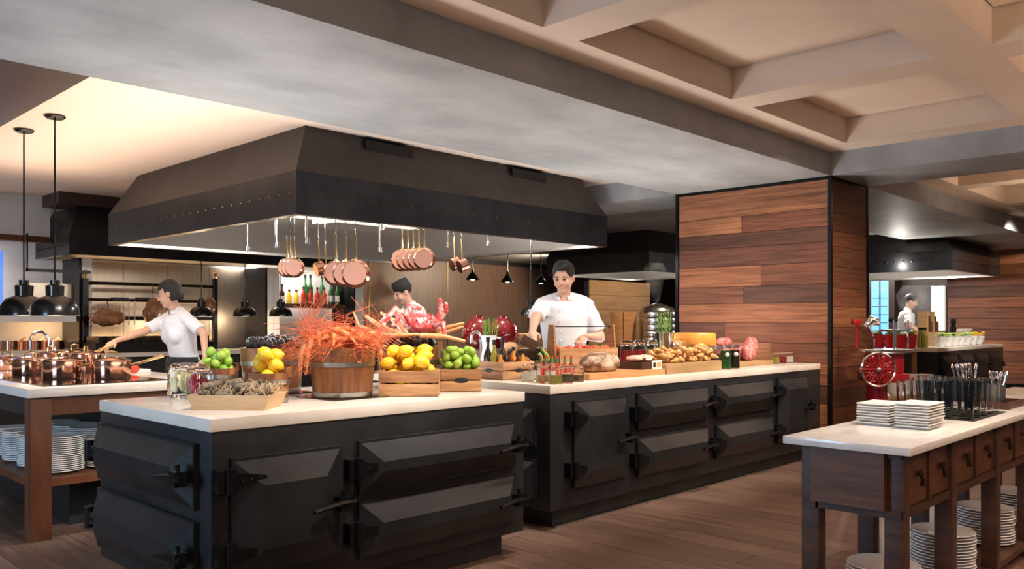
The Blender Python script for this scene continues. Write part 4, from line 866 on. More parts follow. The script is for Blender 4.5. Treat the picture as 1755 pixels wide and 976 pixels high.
# things on the steel counter behind the chef
for pxx in (826, 866):
    q = PY(pxx, 570, 6.25); tag(MB().lathe([(0, 0), (.06, 0), (.158, .09), (.172, .16), (.15, .24), (.08, .3), (.05, .32), (.05, .35), (.045, .35), (.04, .3), (0, .28)], 28).obj('red_glass_vase', M['redgl'], None, (q.x - (.01 if pxx < 850 else 0), 6.3, .97)), 'round red glass vessel on the steel counter', 'vase', 'red glass vessels')
q = PY(1126, 590, 6.3); sm = thing('steamer', 'tall stack of steel steamer baskets on the counter', 'steamer', (q.x, 6.3, .97))
for k in range(5): MB().lathe([(0, k * .085), (.23, k * .085), (.235, k * .085 + .01), (.235, k * .085 + .07), (.23, k * .085 + .08), (0, k * .085 + .08)], 32).obj('tier', M['steel'], sm)
MB().lathe([(.24, .425), (.22, .46), (.03, .53), (0, .535)], 32).obj('lid', M['steel'], sm); MB().ball((0, 0, .55), .02, 12, 6).obj('knob', M['iron'], sm)
q0, q1 = PY(1046, 560, 6.5), PY(1092, 560, 6.5)
for k in (0, 1): tag(MB().bx(q0.x + k * .29, q0.x + k * .29 + .27, 6.5, 6.53, .97, 1.38).obj('chopping_board', M['board']), 'upright wooden board ' + ('farther from' if k == 0 else 'next to') + ' the steel steamer', 'board')
q = PY(905, 570, 6.3); tag(MB().bx(q.x - .2, q.x + .25, 6.25, 6.5, .97, 1.12).obj('wooden_box', M['ply'], bevel=.004), 'long pale wooden box on the steel counter behind the chef', 'box')
# ================================================================ copper pots on the hob
def pot(label, px, py, rpx, h, lid=True, long=None, group='copper pots on the hob', d=None):
    c = PZ(px, py, ZT + .006); dd = c.x * FW.x + c.y * FW.y; r = rpx * dd / FP
    t = thing('copper_pot', label, 'pot', c, CR + random.uniform(-.3, .3), group)
    MB().lathe([(0, 0), (r * .97, 0), (r, .008), (r, h), (r + .003, h + .003), (r - .003, h + .002), (r - .004, .006), (0, .006)], 36).obj('body', M['copper'], t)
    if lid:
        l = MB().lathe([(r + .004, h + .003), (r + .002, h + .008), (r * .6, h + .022), (0, h + .028)], 36).obj('lid', M['copper'], t)
        MB().tube([(-.035, 0, h + .022), (-.032, 0, h + .055), (0, 0, h + .062), (.032, 0, h + .055), (.035, 0, h + .022)], .007, 8).obj('lid_handle', M['brass'], l)
    if long:
        MB().tube([(r - .005, 0, h * .75), (r + .05, 0, h * .85), (r + .2, 0, h * 1.25)], [.010, .008, .011], 8).obj('handle', M['brass'], t)
        t.rotation_euler = (0, 0, CR + long)
    else:
        for s in (-1, 1): MB().tube([(s * (r - .003), -.04, h * .7), (s * (r + .035), -.035, h * .8), (s * (r + .04), 0, h * .82), (s * (r + .035), .035, h * .8), (s * (r - .003), .04, h * .7)], .006, 8).obj('side_handle', M['brass'], t)
pot('wide lidded copper pot at the front edge of the hob', 109, 649, 33, .115, True)
pot('lidded copper saucepan with raised long handle by the cook', 191, 649, 31, .115, True, .5)
pot('copper casserole with upright brass lid handles left of the front pot', 52, 642, 28, .10)
pot('copper saucepan behind the two front pots', 147, 638, 24, .13, True, 1.7)
pot('low copper pan at the far left end of the hob', 12, 634, 26, .08)
pot('small copper casserole behind the front pot', 88, 630, 27, .11)
pot('lidded copper pot at the back of the hob', 128, 627, 26, .12, True, 1.2)
p = PZ(229, 641, ZT); o = tag(put('tomato', tom, None, (p.x, p.y, ZT + .033), sc=1.1), 'single orange tomato beside the copper saucepan', 'tomato'); calyx(o)
p = PZ(262, 636, ZT); tag(MB().bx(-.12, .12, -.12, .12, 0, .02).obj('chopping_board', M['paper'], None, (LX1 - .145, p.y, ZT), .06, bevel=.003), 'white chopping board beside the cook', 'board')
for k, (pxx, rr) in enumerate(((18, .11), (58, .12), (96, .11))):
    q = PY(pxx, 600, YW - .1); t = thing('copper_pan', 'copper pan with brass handles on the shelf behind the tap', 'pan', (q.x, YW - .05, .9), .5 * k, 'pans in the niche'); MB().lathe([(0, 0), (rr, 0), (rr, .12), (rr - .004, .12), (rr - .004, .004), (0, .004)], 28).obj('body', M['copper'], t); MB().tube([(rr, -.05, .1), (rr + .06, 0, .16), (rr, .05, .1)], .008, 8).obj('handle', M['brass'], t)
# ================================================================ hanging pans and hoses
def pan(label, px, pyc, rpx, d, group, ytop, tilt=0):
    c = PD(px, pyc, d); r = rpx * d / FP; zt = HC + (HY - ytop) / FP * d - c.z
    t = thing('copper_frying_pan', label, 'pan', c, CR + tilt, group)
    mb = MB(); mb.M = Matrix.Rotation(R_(90), 4, 'X'); mb.lathe([(0, 0), (r * .8, 0), (r * .84, -.004), (r, -.04), (r * .985, -.04), (r * .82, -.006), (0, -.004)], 36); mb.obj('body', M['copper'], t)
    mb = MB(); mb.M = Matrix.Rotation(R_(90), 4, 'X'); mb.lathe([(0, .001), (r * .8, .001), (r * .8, 0)], 36); mb.obj('base_disc', M['copper_b'], t)
    MB().tube([(0, .03, r * .95), (0, .055, r * 1.15), (0, .03, zt * .75), (0, .02, zt)], [.011, .008, .007, .009], 8).obj('handle', M['brass'], t)
    MB().tube([(0, .02, zt - .01), (0, .035, zt + .02), (0, .02, zt + .05), (0, .02, max(zt + .06, liner_z(c.x, c.y, HX0, HX1, HY0, HY1, HZ, 2.39) - c.z))], .004, 6).obj('hook', M['chrome'], t)
for k in range(3): pan('small copper pan in the trio hanging under the hood corner', 490 + k * 6.5, 459, 17, 7.0 - k * .1, 'trio of small copper pans', 413)
for k, (pxx, pyy, r_) in enumerate(((574, 468, 22), (591, 469, 23), (608, 469, 25))): pan('large copper pan in the group hanging above the prawn bucket', pxx, pyy, r_, 7.1 - k * .12, 'large hanging copper pans', 400)
for k in range(5): pan('copper pan in the row of five hanging above the crab', 688 + k * 9.5, 446 - k * .6, 19.5, 7.8 - k * .1, 'row of five copper pans', 393)
def spot_pan(label, px, py, d, group):
    c = PD(px, py, d); t = thing('copper_saucepan', label, 'pan', c, CR + .5, group); mb = MB(); mb.M = Matrix.Rotation(R_(70), 4, 'Y')
    mb.lathe([(0, 0), (.06, 0), (.062, .075), (.058, .075), (.057, .004), (0, .004)], 24); mb.obj('body', M['copper'], t); MB().tube([(.03, 0, .05), (.03, 0, .12), (.02, 0, .26)], [.008, .006, .008], 8).obj('handle', M['brass'], t)
    MB().tube([(.02, 0, .25), (.03, 0, .28), (.02, 0, .3), (.02, 0, max(.31, liner_z(c.x, c.y, HX0, HX1, HY0, HY1, HZ, 2.39) - c.z))], .004, 6).obj('hook', M['chrome'], t)
for k in (0, 1): spot_pan('small deep copper saucepan hanging beside the row of five pans', 774 + k * 13, 455 + k * 3, 7.85 - k * .1, 'pair of small saucepans'); spot_pan('small deep copper saucepan hanging between the trio and the large pans', 541 + k * 12, 463 + k * 5, 7.36 + k * .3, 'small saucepans by the trio')
for pxx, y1, d_ in ((423, 432, 7.6), (473, 425, 7.3), (525, 418, 6.9), (650, 432, 8.3), (655, 395, 7.0), (768, 425, 7.6), (836, 422, 8.2)):
    b = PD(pxx, y1, d_); t = thing('hanging_hose', 'chrome utensil hook bar hanging inside the hood', 'hook', b, 0, 'chrome hooks under the hood'); MB().tube([(0, 0, 0), (0, 0, .05)], .014, 10).obj('nozzle', M['chrome'], t); MB().tube([(0, 0, .05), (0, 0, max(.07, liner_z(b.x, b.y, HX0, HX1, HY0, HY1, HZ, 2.39) - b.z))], .009, 8).obj('stem', M['steel'], t); MB().tube([(0, 0, .02), (.03, 0, .0), (.03, 0, .05)], .003, 6).obj('ring', M['chrome'], t)
# ================================================================ lamps
def heat_lamp(label, px, py, wpx, d, ztop, group):
    c = PD(px, py, d); r = wpx * d / FP / 2; t = thing('heat_lamp', label, 'lamp', c, 0, group)
    MB().lathe([(r, 0), (r * 1.0, .006), (r * .94, r * .42), (r * .72, r * .72), (r * .36, r * .86), (r * .33, r * .9), (r * .3, r * .88), (r * .68, r * .69), (r * .9, r * .4), (r * .96, 0)], 32).obj('shade', M['lampblk'], t)
    MB().lathe([(0, r * .84), (r * .36, r * .84), (r * .38, r * 1.3), (r * .2, r * 1.36), (r * .2, r * 1.55), (0, r * 1.55)], 20).obj('socket', M['lampblk'], t)
    MB().ball((0, 0, r * .4), r * .28, 14, 8).obj('bulb', M['lampin'], t)
    MB().tube([(0, 0, r * 1.5), (0, 0, ztop - c.z)], .007, 8).obj('cord', M['lampblk'], t)
    MB().lathe([(0, 0), (.07, 0), (.075, -.012), (.06, -.025), (0, -.027)], 24, (0, 0, ztop - c.z)).obj('ceiling_rose', M['lampblk'], t)
    l = light('heat_lamp_light', 'POINT', (c.x, c.y, c.z - .05), 6, WARM, .05)
heat_lamp('black domed heat lamp over the copper pots, on the longer visible cord', 94, 541, 78, 6.25, 2.80, 'heat lamps over the pots')
heat_lamp('black domed heat lamp over the copper pots, farther from the cook', 41, 541, 78, 6.7, 2.80, 'heat lamps over the pots')
heat_lamp('black domed heat lamp right behind the woman cook', 345, 543, 40, 11.19, 2.105, 'heat lamps over the back counter')
heat_lamp('black domed heat lamp in front of the steel splashback', 420, 543, 40, 11.66, 2.105, 'heat lamps over the back counter')
heat_lamp('black domed heat lamp in front of the lit bottle niche', 481, 543, 39, 12.06, 2.105, 'heat lamps over the back counter')
heat_lamp('black domed heat lamp behind the chef at the buffet', 910, 543, 38, 9.2, 2.305, 'heat lamps over the back counter')
for pxx, yb in ((810, 480), (870, 484), (927, 486)):
    c = PD(pxx, yb, 17.5); t = thing('pendant_lamp', 'small black cone pendant before the panelled wall', 'lamp', c, 0, 'far pendants'); MB().lathe([(.15, 0), (.15, .01), (.07, .12), (.03, .16), (.03, .22), (0, .22)], 20).obj('shade', M['lampblk'], t); MB().tube([(0, 0, .2), (0, 0, 2.7 - c.z)], .01, 6).obj('cord', M['lampblk'], t); MB().ball((0, 0, .03), .05, 10, 6).obj('bulb', M['lampin'], t)
# ================================================================ grill bay and niche
rk = thing('grill_rack', 'black iron roasting rack with gold finial in front of the steel splashback', 'rack', (0, 11.14, 0))
for yy in (485, 514, 546): a = PY(143, yy, 11.14); b = PY(370, yy + 6, 11.14); mb = MB(); mb.tube([(a.x, 0, a.z), (b.x, 0, a.z)], .025, 8); mb.obj('bar', M['iron'], rk)
for pxx in (146, 368): b = PY(pxx, 478, 11.14); MB().bx(b.x - .03, b.x + .03, -.03, .03, .87, b.z).obj('post', M['iron'], rk); MB().lathe([(0, 0), (.03, .0), (.015, .03), (.03, .07), (0, .12)], 12, (b.x, 0, b.z)).obj('finial', M['brass'], rk)
def meat(label, pxx, pyy, r, rot=0, bones=False):
    c = PY(pxx, pyy, 11.11 - r[1] * 1.12); mb = MB(); mb.ball((0, 0, 0), r, 26, 18)
    for i, v in enumerate(mb.v): n = 1 + .10 * math.sin(v.x * 25 + v.z * 31) * math.cos(v.y * 27) + .06 * math.sin(v.x * 70) * math.sin(v.z * 64 + 1); mb.v[i] = v * n
    t = tag(mb.obj('roast_meat', M['meat'], None, c), label, 'meat'); t.rotation_euler = (0, rot, 0)
    if bones:
        mb = MB()
        for k in range(8): mb.tube([(-.13 + k * .037, 0, r[2] * .7), (-.15 + k * .042, -.02, r[2] * 1.55)], .011, 6)
        mb.obj('rib_bones', M['ham'], t)
    hz_ = PY(pxx, 514, 11.14).z - c.z if r[2] < .15 and not rot else PY(pxx, 485, 11.14).z - c.z
    mb = MB(); mb.M = Matrix.Rotation(-rot, 4, 'Y'); mb.tube([(0, 0, r[2] * .85), (0, .02, hz_ - .03), (0, 11.115 - c.y, hz_)], .006, 6); mb.obj('hook', M['iron'], t)
meat('rack of ribs with pale bones hanging from the grill rack', 185, 545, (.21, .14, .11), 0, True)
meat('browned joint of meat hanging from the grill rack beside the cook', 263, 533, (.12, .1, .19), .3)
meat('small browned bird hanging from the grill rack beside the post', 360, 525, (.08, .08, .12))
for pxx in (154, 221, 231):
    b = PY(pxx, 514, 11.1); mb = MB()
    for k in range(9): mb.tube([(.012 * math.cos(a) if k % 2 else 0, 0 if k % 2 else .012 * math.cos(a), b.z - .03 - k * .035 + .022 * math.sin(a)) for a in [i * 1.047 for i in range(6)]], .004, 5, closed=True)
    tag(mb.obj('chain', M['steel'], None, (b.x, 11.1, 0)), 'steel chain hanging from the grill rack', 'chain', 'chains on the rack')
for pxx in (205, 247): b = PY(pxx, 513, 11.14); tag(MB().bx(-.1, .1, -.04, .04, -.02, .02).obj('damper_handle', M['iron'], None, b, 0), 'black iron clamp on the grill rack bar', 'clamp', 'clamps on the rack')
gr = thing('charcoal_grill', 'black slatted charcoal grill under the hanging ribs', 'grill', (PY(152, 590, 10.9).x, 10.66, .87)); MB().bx(0, 1.5, 0, .43, 0, .12).obj('body', M['iron'], gr)
for k in range(14): MB().bx(.03 + k * .105, .07 + k * .105, .0, .43, .12, .2 + .0).obj('bar', M['iron'], gr)
light('grill_glow', 'AREA', (4.6, 11.55, 1.0), 22, (1, .62, .3), 2.6, .2, aim=(4.6, 11.6, 2)); light('niche_light', 'AREA', (6.9, 11.5, 2.15), 26, NEUT, 1.6, .3, aim=(6.9, 11.7, 1)); light('pass_light', 'AREA', (1.6, 11.2, 2.1), 30, NEUT, 2.2, .3, aim=(1.6, 11.6, 1.2))
a, b = xat(461), xat(590)
sh = thing('bottle_shelf', 'dark wooden shelf of bottles in the lit white niche', 'shelf', (a, YW - .1, zat(525, 528))); MB().bx(0, b - a, 0, .4, 0, .06).obj('board', M['redwood'], sh)
for k in range(20):
    x = a + .08 + (b - a - .16) * k / 19; kind = 'amber' if k < 4 else 'yellow' if k < 8 else 'red' if k < 16 else 'dark green'
    bottle({'amber': 'small brown bottle on the niche shelf', 'yellow': 'yellow juice bottle on the niche shelf', 'red': 'red juice bottle on the niche shelf', 'dark green': 'tall green bottle with pale label on the niche shelf'}[kind], (x, YW - .02 + .1 * (k % 2), zat(525, 528) + .06), .04, {'amber': .3, 'yellow': .22, 'red': .27, 'dark green': .36}[kind],
           {'amber': 'sauce_d', 'yellow': 'yellow', 'red': 'sauce_r', 'dark green': 'botgr'}[kind], 'capblk', kind + ' bottles in the niche', 'label' if kind in ('amber', 'dark green') else None, 'drink_bottle')
for k, x in enumerate((.55, .62, .78)): bottle('bright green water bottle behind the niche bottles', (a + x * (b - a), YW + .19, zat(525, 528) + .06), .044, .48, 'botgr', 'capblk', 'green water bottles', None, 'water_bottle')
# ================================================================ meat slicer
sl = PD(1500, 633, 7.15)
s_ = thing('meat_slicer', 'red flywheel meat slicer on a red pedestal beside the pillar', 'slicer', (sl.x, sl.y, 0), CR); zc = sl.z
MB().lathe([(0, 0), (.2, 0), (.2, .03), (.1, .06), (.085, zc - .15), (.12, zc - .12), (0, zc - .12)], 28, (.1, .2, 0)).obj('pedestal', M['red'], s_)
MB().bx(.02, .3, .0, .42, zc - .12, zc - .04).obj('base', M['red'], s_, bevel=.015); MB().bx(.06, .28, .05, .38, zc - .04, zc + .13).obj('housing', M['red'], s_, bevel=.02)
fw = MB(); fw.M = Matrix.Translation((0, -.06, zc)) @ Matrix.Rotation(R_(90), 4, 'X'); fw.tube([(.143 * math.cos(a * .1745), .143 * math.sin(a * .1745), 0) for a in range(36)], .011, 8, closed=True); fw = fw.obj('flywheel_rim', M['chrome'], s_)
mb = MB(); mb.M = Matrix.Translation((0, -.06, zc)) @ Matrix.Rotation(R_(90), 4, 'X')
for k in range(6):
    a = k * math.pi / 3; mb.tube([(.02 * math.cos(a), .02 * math.sin(a), 0), (.135 * math.cos(a), .135 * math.sin(a), 0)], .011, 8); mb.tube([(.09 * math.cos(a) + .03 * math.cos(b_), .09 * math.sin(a) + .03 * math.sin(b_), 0) for b_ in [i * .628 for i in range(10)]], .007, 6, closed=True)
    a += math.pi / 6; mb.tube([(.04 * math.cos(a), .04 * math.sin(a), 0), (.135 * math.cos(a), .135 * math.sin(a), 0)], .007, 6)
mb.lathe([(.128, -.006), (.136, -.006), (.136, .006), (.128, .006)], 36); mb.obj('flywheel_spokes', M['red'], s_); MB().ball((0, -.075, zc), (.022, .02, .022), 14, 8).obj('hub', M['chrome'], s_)
MB().tube([(.0, -.06, zc), (.1, .1, zc)], .018, 10).obj('axle', M['chrome'], s_); MB().tube([(-.17, -.08, zc + .0), (-.13, -.08, zc)], .008, 8).obj('crank_handle', M['red'], s_)
MB().bx(-.1, .32, -.02, .3, zc + .15, zc + .17).obj('carriage', M['chrome'], s_, bevel=.005)
mb = MB(); mb.M = Matrix.Translation((.02, .2, zc + .27)) @ Matrix.Rotation(R_(78), 4, 'Y'); mb.lathe([(0, 0), (.115, 0), (.12, .006), (.1, .012), (0, .014)], 32); mb.obj('blade', M['chrome'], s_); MB().tube([(.0, .2, zc + .36), (.05, .2, zc + .42), (.12, .2, zc + .40)], [.03, .045, .03], 12).obj('blade_guard', M['chrome'], s_)
for x, y in ((.17, .02), (.29, .02), (.29, .25)): MB().tube([(x, y, zc + .17), (x, y, zc + .42)], .008, 8).obj('rod', M['chrome'], s_)
MB().bx(.15, .31, .01, .27, zc + .32, zc + .34).obj('press_bar', M['chrome'], s_); MB().ball((.2, .1, zc + .42), (.045, .03, .018), 12, 8).obj('knob', M['iron'], s_); MB().bx(-.1, -.03, .2, .28, zc + .38, zc + .43).obj('sharpener', M['red'], s_, bevel=.012); MB().tube([(-.06, .24, zc + .17), (-.06, .24, zc + .4)], .014, 8).obj('sharpener_post', M['red'], s_)
# cabinet with bowls behind the slicer
q = PD(1545, 690, 8.9); cb2 = thing('sideboard', 'low pale wooden sideboard behind the slicer carrying white bowls', 'cabinet', (q.x, q.y, 0), CR); MB().bx(-.3, .75, 0, .5, 0, .42).obj('body', M['ply'], cb2); MB().bx(-.32, .77, -.02, .52, .42, .45).obj('top', M['ply'], cb2)
bw = MB().lathe([(0, 0), (.035, 0), (.075, .05), (.08, .065), (.076, .065), (.068, .045), (0, .008)], 20).mesh('bowl', M['porc'])
rt2 = Matrix.Rotation(CR, 3, 'Z')
for i in range(4):
    for k in range(6): p = Vector((q.x, q.y, .45 + k * .034)) + rt2 @ Vector((-.2 + i * .17, .1, 0)); tag(put('bowl', bw, None, p), 'small white bowl stacked on the sideboard behind the slicer', 'bowl', 'white bowls')
# ================================================================ far salad island
CX0, CX1, CY0, CY1 = 12.8, 16.3, 3.9, 4.75
iC = island('far black steel island with salad pots on top', CX0, CX1, CY0, CY1); worktop('pale worktop of the far salad island', CX0, CX1, CY0, CY1)
w1 = (CX1 - CX0 - .3) / 4
for k in range(4): oven_door(iC, .15 + k * w1, .15 + (k + 1) * w1 - .1, .3, .76, ins=.09, hz=(.5,))
tag(MB().bx(CX0 - 1.6, CX0 - .002, 4.1, 5.6, .82, ZT).obj('side_worktop', M['stone']), 'pale worktop in front of the far cook', 'worktop'); sc2 = thing('side_counter', 'steel counter body in front of the far cook', 'counter', (CX0 - 1.55, 4.15, 0)); MB().bx(0, 1.5, 0, 1.4, 0, .82).obj('body', M['steel'], sc2); MB().bx(1.3, 1.42, -.02, 0, .05, .8).obj('timber_post', M['ply'], sc2)
sp = MB().lathe([(0, 0), (.07, 0), (.09, .14), (.085, .14), (.066, .01), (0, .01)], 18)
spm = sp.mesh('salad_pot', M['porc'])
for k in range(7):
    x = CX0 + .75 + k * .33; t = thing('salad_pot', 'slanted white pot of salad leaves on the far island', 'pot', (x, CY0 + .2, ZT), 0, 'salad pots'); put('pot', spm, t, rot=(.25, 0, 0), loc=(0, 0, .02)); mb = MB()
    for j in range(9): mb.ball((random.uniform(-.06, .06), random.uniform(-.09, .03), .16 + random.uniform(0, .05)), (.035, .035, .012), 8, 5)
    mb.obj('leaves', M['lettuce' if k < 5 else 'lemon'], t)
for X, Y in ((12.05, 4.486), (12.35, 4.336), (12.64, 4.25)):
    q = Vector((X, Y, 0)); t = thing('red_pot', 'bright red pot of salad on the worktop before the far cook', 'pot', (q.x, q.y, ZT), 0, 'red pots'); MB().lathe([(0, 0), (.11, 0), (.13, .2), (.12, .2), (.1, .02), (0, .02)], 24).obj('pot', M['redpot'], t); mb = MB()
    for j in range(9): mb.ball((random.uniform(-.08, .08), random.uniform(-.08, .08), .2 + random.uniform(0, .05)), (.05, .05, .02), 8, 5)
    mb.obj('leaves', M['lettuce'], t)
for k in range(3): bottle('oil bottle standing at the corner of the far island', (CX0 + .2 + k * .12, CY0 + .3, ZT), .04, .3, 'oil', 'capblk', 'oil bottles on the far island')
kb = thing('board_rack', 'wooden rack of upright boards and books on the far island', 'rack', (CX0 + 1.5, CY0 + .5, ZT)); MB().bx(-.3, .55, 0, .2, 0, .22).obj('box', M['ply'], kb)
for k in range(6): MB().bx(-.25 + k * .1, -.18 + k * .1, .03, .17, .22, .55 - (k % 3) * .08).obj('board', M[('ply', 'walnut', 'redwood')[k % 3]], kb)
tag(MB().lathe([(0, 0), (.05, 0), (.035, .15), (.05, .28), (.03, .33), (.045, .38), (.03, .44), (0, .45)], 18).obj('pepper_mill', M['iron'], None, (CX0 + 2.3, CY0 + .45, ZT)), 'tall black pepper mill on the far island', 'mill')
tag(MB().bx(CX0 + 2.5, CX0 + 3.2, CY0 + .3, CY0 + .6, ZT, ZT + .2).obj('wooden_box', M['ply']), 'wooden box under the white bowls on the far island', 'box')
for k in range(4): tag(put('bowl', bw, None, (CX0 + 2.6 + k * .165, CY0 + .45, ZT + .2)), 'white bowl on the wooden box on the far island', 'bowl', 'bowls on the far island')
q = PX(1575, 580, CX0 - .1); tag(MB().lathe([(0, 0), (.2, 0), (.24, .12), (.23, .12), (.19, .01), (0, .01)], 28).obj('blue_bowl', mat('blue_enamel', (.05, .12, .3), .25), None, (12.5, 4.85, ZT)), 'wide dark blue bowl before the far cook', 'bowl')
# ================================================================ people
def remesh(mb, vox, mat_, name, smooth=3):
    me = mb.mesh('tmp'); ob = bpy.data.objects.new('tmp', me); C.objects.link(ob)
    md = ob.modifiers.new('r', 'REMESH'); md.mode = 'VOXEL'; md.voxel_size = vox
    dg = bpy.context.evaluated_depsgraph_get(); me2 = bpy.data.meshes.new_from_object(ob.evaluated_get(dg)); bpy.data.objects.remove(ob); bpy.data.meshes.remove(me)
    bm = bmesh.new(); bm.from_mesh(me2)
    for _ in range(smooth): bmesh.ops.smooth_vert(bm, verts=bm.verts, factor=.5, use_axis_x=True, use_axis_y=True, use_axis_z=True)
    bm.to_mesh(me2); bm.free(); me2.name = name; me2.materials.clear(); me2.materials.append(mat_)
    for p in me2.polygons: p.use_smooth = True
    return me2
def ik(a, t, l1, l2, hint):
    d = t - a; L = min(d.length, (l1 + l2) * .995); d = d.normalized(); t = a + d * L
    k = (l1 * l1 - l2 * l2 + L * L) / (2 * L); h = math.sqrt(max(0, l1 * l1 - k * k)); hv = hint - d * hint.dot(d); hv = hv.normalized() if hv.length > 1e-5 else d.orthogonal()
    return a + d * k + hv * h, t
def human(label, loc, ang, H, rh, lh, yaw=0, pitch=0, lean=0, female=False, hair='short', cap=False, apron=True, hints=((.3, -.6, -1), (-.3, -.6, -1)), curl=.9, smile=False):
    s = H / 1.75; rz = ang - math.pi / 2; t = thing('person', label, 'person', loc, rz)
    W2L = (Matrix.Translation(loc) @ Matrix.Rotation(rz, 4, 'Z')).inverted()
    Lm = Matrix.Translation((0, 0, .98 * s)) @ Matrix.Rotation(-lean, 4, 'X') @ Matrix.Translation((0, 0, -.98 * s))
    sw = (.155 if female else .168) * s
    J = lambda x, y, z: Lm @ Vector((x * s, y * s, z * s))
    shR, shL = Lm @ Vector((sw, 0, 1.415 * s)), Lm @ Vector((-sw, 0, 1.415 * s))
    hd = J(0, .035, 1.625); Rh = Matrix.Rotation(yaw, 4, 'Z') @ Matrix.Rotation(-lean * .5 - pitch, 4, 'X')
    HM = Matrix.Translation(hd) @ Rh @ Matrix.Scale(s * (.97 if female else 1), 4)
    sk = MB(); sh = MB(); up = .285 * s; fo = .25 * s
    # torso and legs of the body (under the clothes), neck, head
    def torso(mb, g, zt=1.46):
        mb.M = Lm @ Matrix.Diagonal((1.0, .66, 1, 1))
        k = .93 if female else 1
        mb.lathe([(0, .86 * s), (.15 * s + g, .88 * s), (.168 * s + g, .95 * s), (.150 * s * k + g, 1.08 * s), (.165 * s * k + g, 1.2 * s), (.182 * s * k + g, 1.32 * s), (.165 * s * k + g, 1.41 * s), (.09 * s + g, zt * s), (0, (zt + .012) * s)], 28); mb.M = Matrix()
        if female:
            for x in (-.075, .075): mb.ball(J(x, .062, 1.27), (.068 * s + g, .05 * s + g, .07 * s + g), 14, 8)
    torso(sk, -.004)
    sk.cap(J(0, -.005, 1.42), J(0, .02, 1.57), .056 * s * (.85 if female else 1), .052 * s * (.85 if female else 1), 16)
    for x in (-.09, .09): sk.cap((x * s, 0, .9 * s), (x * 1.1 * s, .01, .5 * s), .085 * s, .056 * s); sk.cap((x * 1.1 * s, .01, .5 * s), (x * 1.2 * s, -.02, .09 * s), .052 * s, .036 * s); sk.cap((x * 1.2 * s, -.03, .045 * s), (x * 1.3 * s, .15 * s, .03 * s), .04 * s, .032 * s)
    sk.M = HM
    sk.ball((0, -.012, .03), (.076, .096, .088), 24, 16); sk.ball((0, .018, -.03), (.067 - .004 * female, .074, .080), 20, 14); sk.ball((0, .052, -.088), (.038, .032, .027), 14, 10)
    sk.ball((.04, .06, -.03), (.026, .026, .03), 12, 8); sk.ball((-.04, .06, -.03), (.026, .026, .03), 12, 8)
    sk.tube([(0, .086, .022), (0, .099, -.004), (0, .108, -.022), (0, .094, -.03)], [.009, .011, .014, .009], 10); sk.ball((.011, .094, -.026), .009, 8, 6); sk.ball((-.011, .094, -.026), .009, 8, 6)
    sk.ball((0, .084, -.055), (.022, .012, .012), 12, 8)
    for x in (-.078, .078): sk.ball((x, -.008, -.008), (.010, .02, .031), 10, 8)
    sk.M = Matrix()
    # arms with hands
    for i, (S0, tgt, hint) in enumerate(((shR, rh, hints[0]), (shL, lh, hints[1]))):
        side = 1 if i == 0 else -1; T = W2L @ Vector(tgt)
        E_, Wr = ik(S0, T, up, fo, Vector(hint)); d1 = (E_ - S0).normalized(); d2 = (Wr - E_).normalized()
        k = .86 if female else 1
        sk.cap(S0, E_, .05 * s * k, .04 * s * k); sk.cap(E_, Wr, .041 * s * k, .027 * s * k)
        f = (d2 + Vector((0, 0, -.25))).normalized(); sd = f.cross(Vector((0, 0, 1))); sd = sd.normalized() if sd.length > .1 else Vector((1, 0, 0)); nn = sd.cross(f)
        if nn.z > 0: nn = -nn
        P = Wr + f * .05 * s
        sk.cap(Wr + f * .01, P + f * .03 * s, .026 * s * k, .03 * s * k, 12)
        for q, (o_, ln) in enumerate(((-.03, .062), (-.010, .074), (.011, .07), (.03, .055))):
            b0 = P + sd * o_ * s + f * .042 * s; b1 = b0 + (f * math.cos(curl * .5) + nn * math.sin(curl * .5)) * ln * .5 * s; b2 = b1 + (f * math.cos(curl * 1.5) + nn * math.sin(curl * 1.5)) * ln * .55 * s
            sk.cap(b0 - f * .02 * s, b1, .0098 * s, .009 * s, 8); sk.cap(b1, b2, .009 * s, .0075 * s, 8)
        th0 = P - f * .02 * s - sd * side * .022 * s; th1 = th0 + (f * .6 - sd * side * .8 + nn * .3).normalized() * .045 * s; th2 = th1 + (f * .85 + nn * .5).normalized() * .03 * s
        sk.cap(th0, th1, .012 * s, .0105 * s, 8); sk.cap(th1, th2, .0105 * s, .008 * s, 8)
        # sleeve: ends cleanly above the elbow
        e1 = S0.lerp(E_, .82); r0, r1 = .060 * s * k, .066 * s * k
        n = 7; sh.tube([S0 - d1 * .03 * s] + [S0.lerp(e1, q / n) for q in range(n + 1)], [.045 * s] + [r0 + (r1 - r0) * q / n + .004 * math.sin(q * 2.2 + i) for q in range(n + 1)], 18)
        sh.ball(S0 - Vector((side * .015 * s, 0, .005)), .062 * s * k, 14, 10)
        sh.cap(S0 + Vector((-side * .02 * s, 0, .012 * s)), J(side * .05, -.005, 1.465), .055 * s * k, .045 * s, 12)
    bd = put('body', remesh(sk, .0075, M['skin'], 'body', 3), t)
    torso(sh, .02, 1.445); put('shirt', remesh(sh, .009, M['cloth'], 'shirt', 4), t)
    # collar band, open at the front
    cl = MB(); lo_, hi_ = [], []; kf = .9 if female else 1
    for k in range(17):
        a = R_(90 + 24 + k * (312 / 16)); tl = -.014 * math.sin(a)
        lo_.append(J(.088 * math.cos(a) * kf, .070 * math.sin(a) + .002, 1.452 + tl)); hi_.append(J(.078 * math.cos(a) * kf, .064 * math.sin(a) + .008, 1.492 + tl))
    cl.add(lo_ + hi_, [(k, k + 1, k + 18, k + 17) for k in range(16)]); co = cl.obj('collar', M['cloth'], t); md = co.modifiers.new('s', 'SOLIDIFY'); md.thickness = .006
    for k in range(4): MB().ball(J(.02, (.122, .128, .122, .114)[k] + .012 - (.006 if female else 0), 1.38 - k * .08), (.007 * s, .004 * s, .007 * s), 8, 6).obj('button', M['porc'], t)
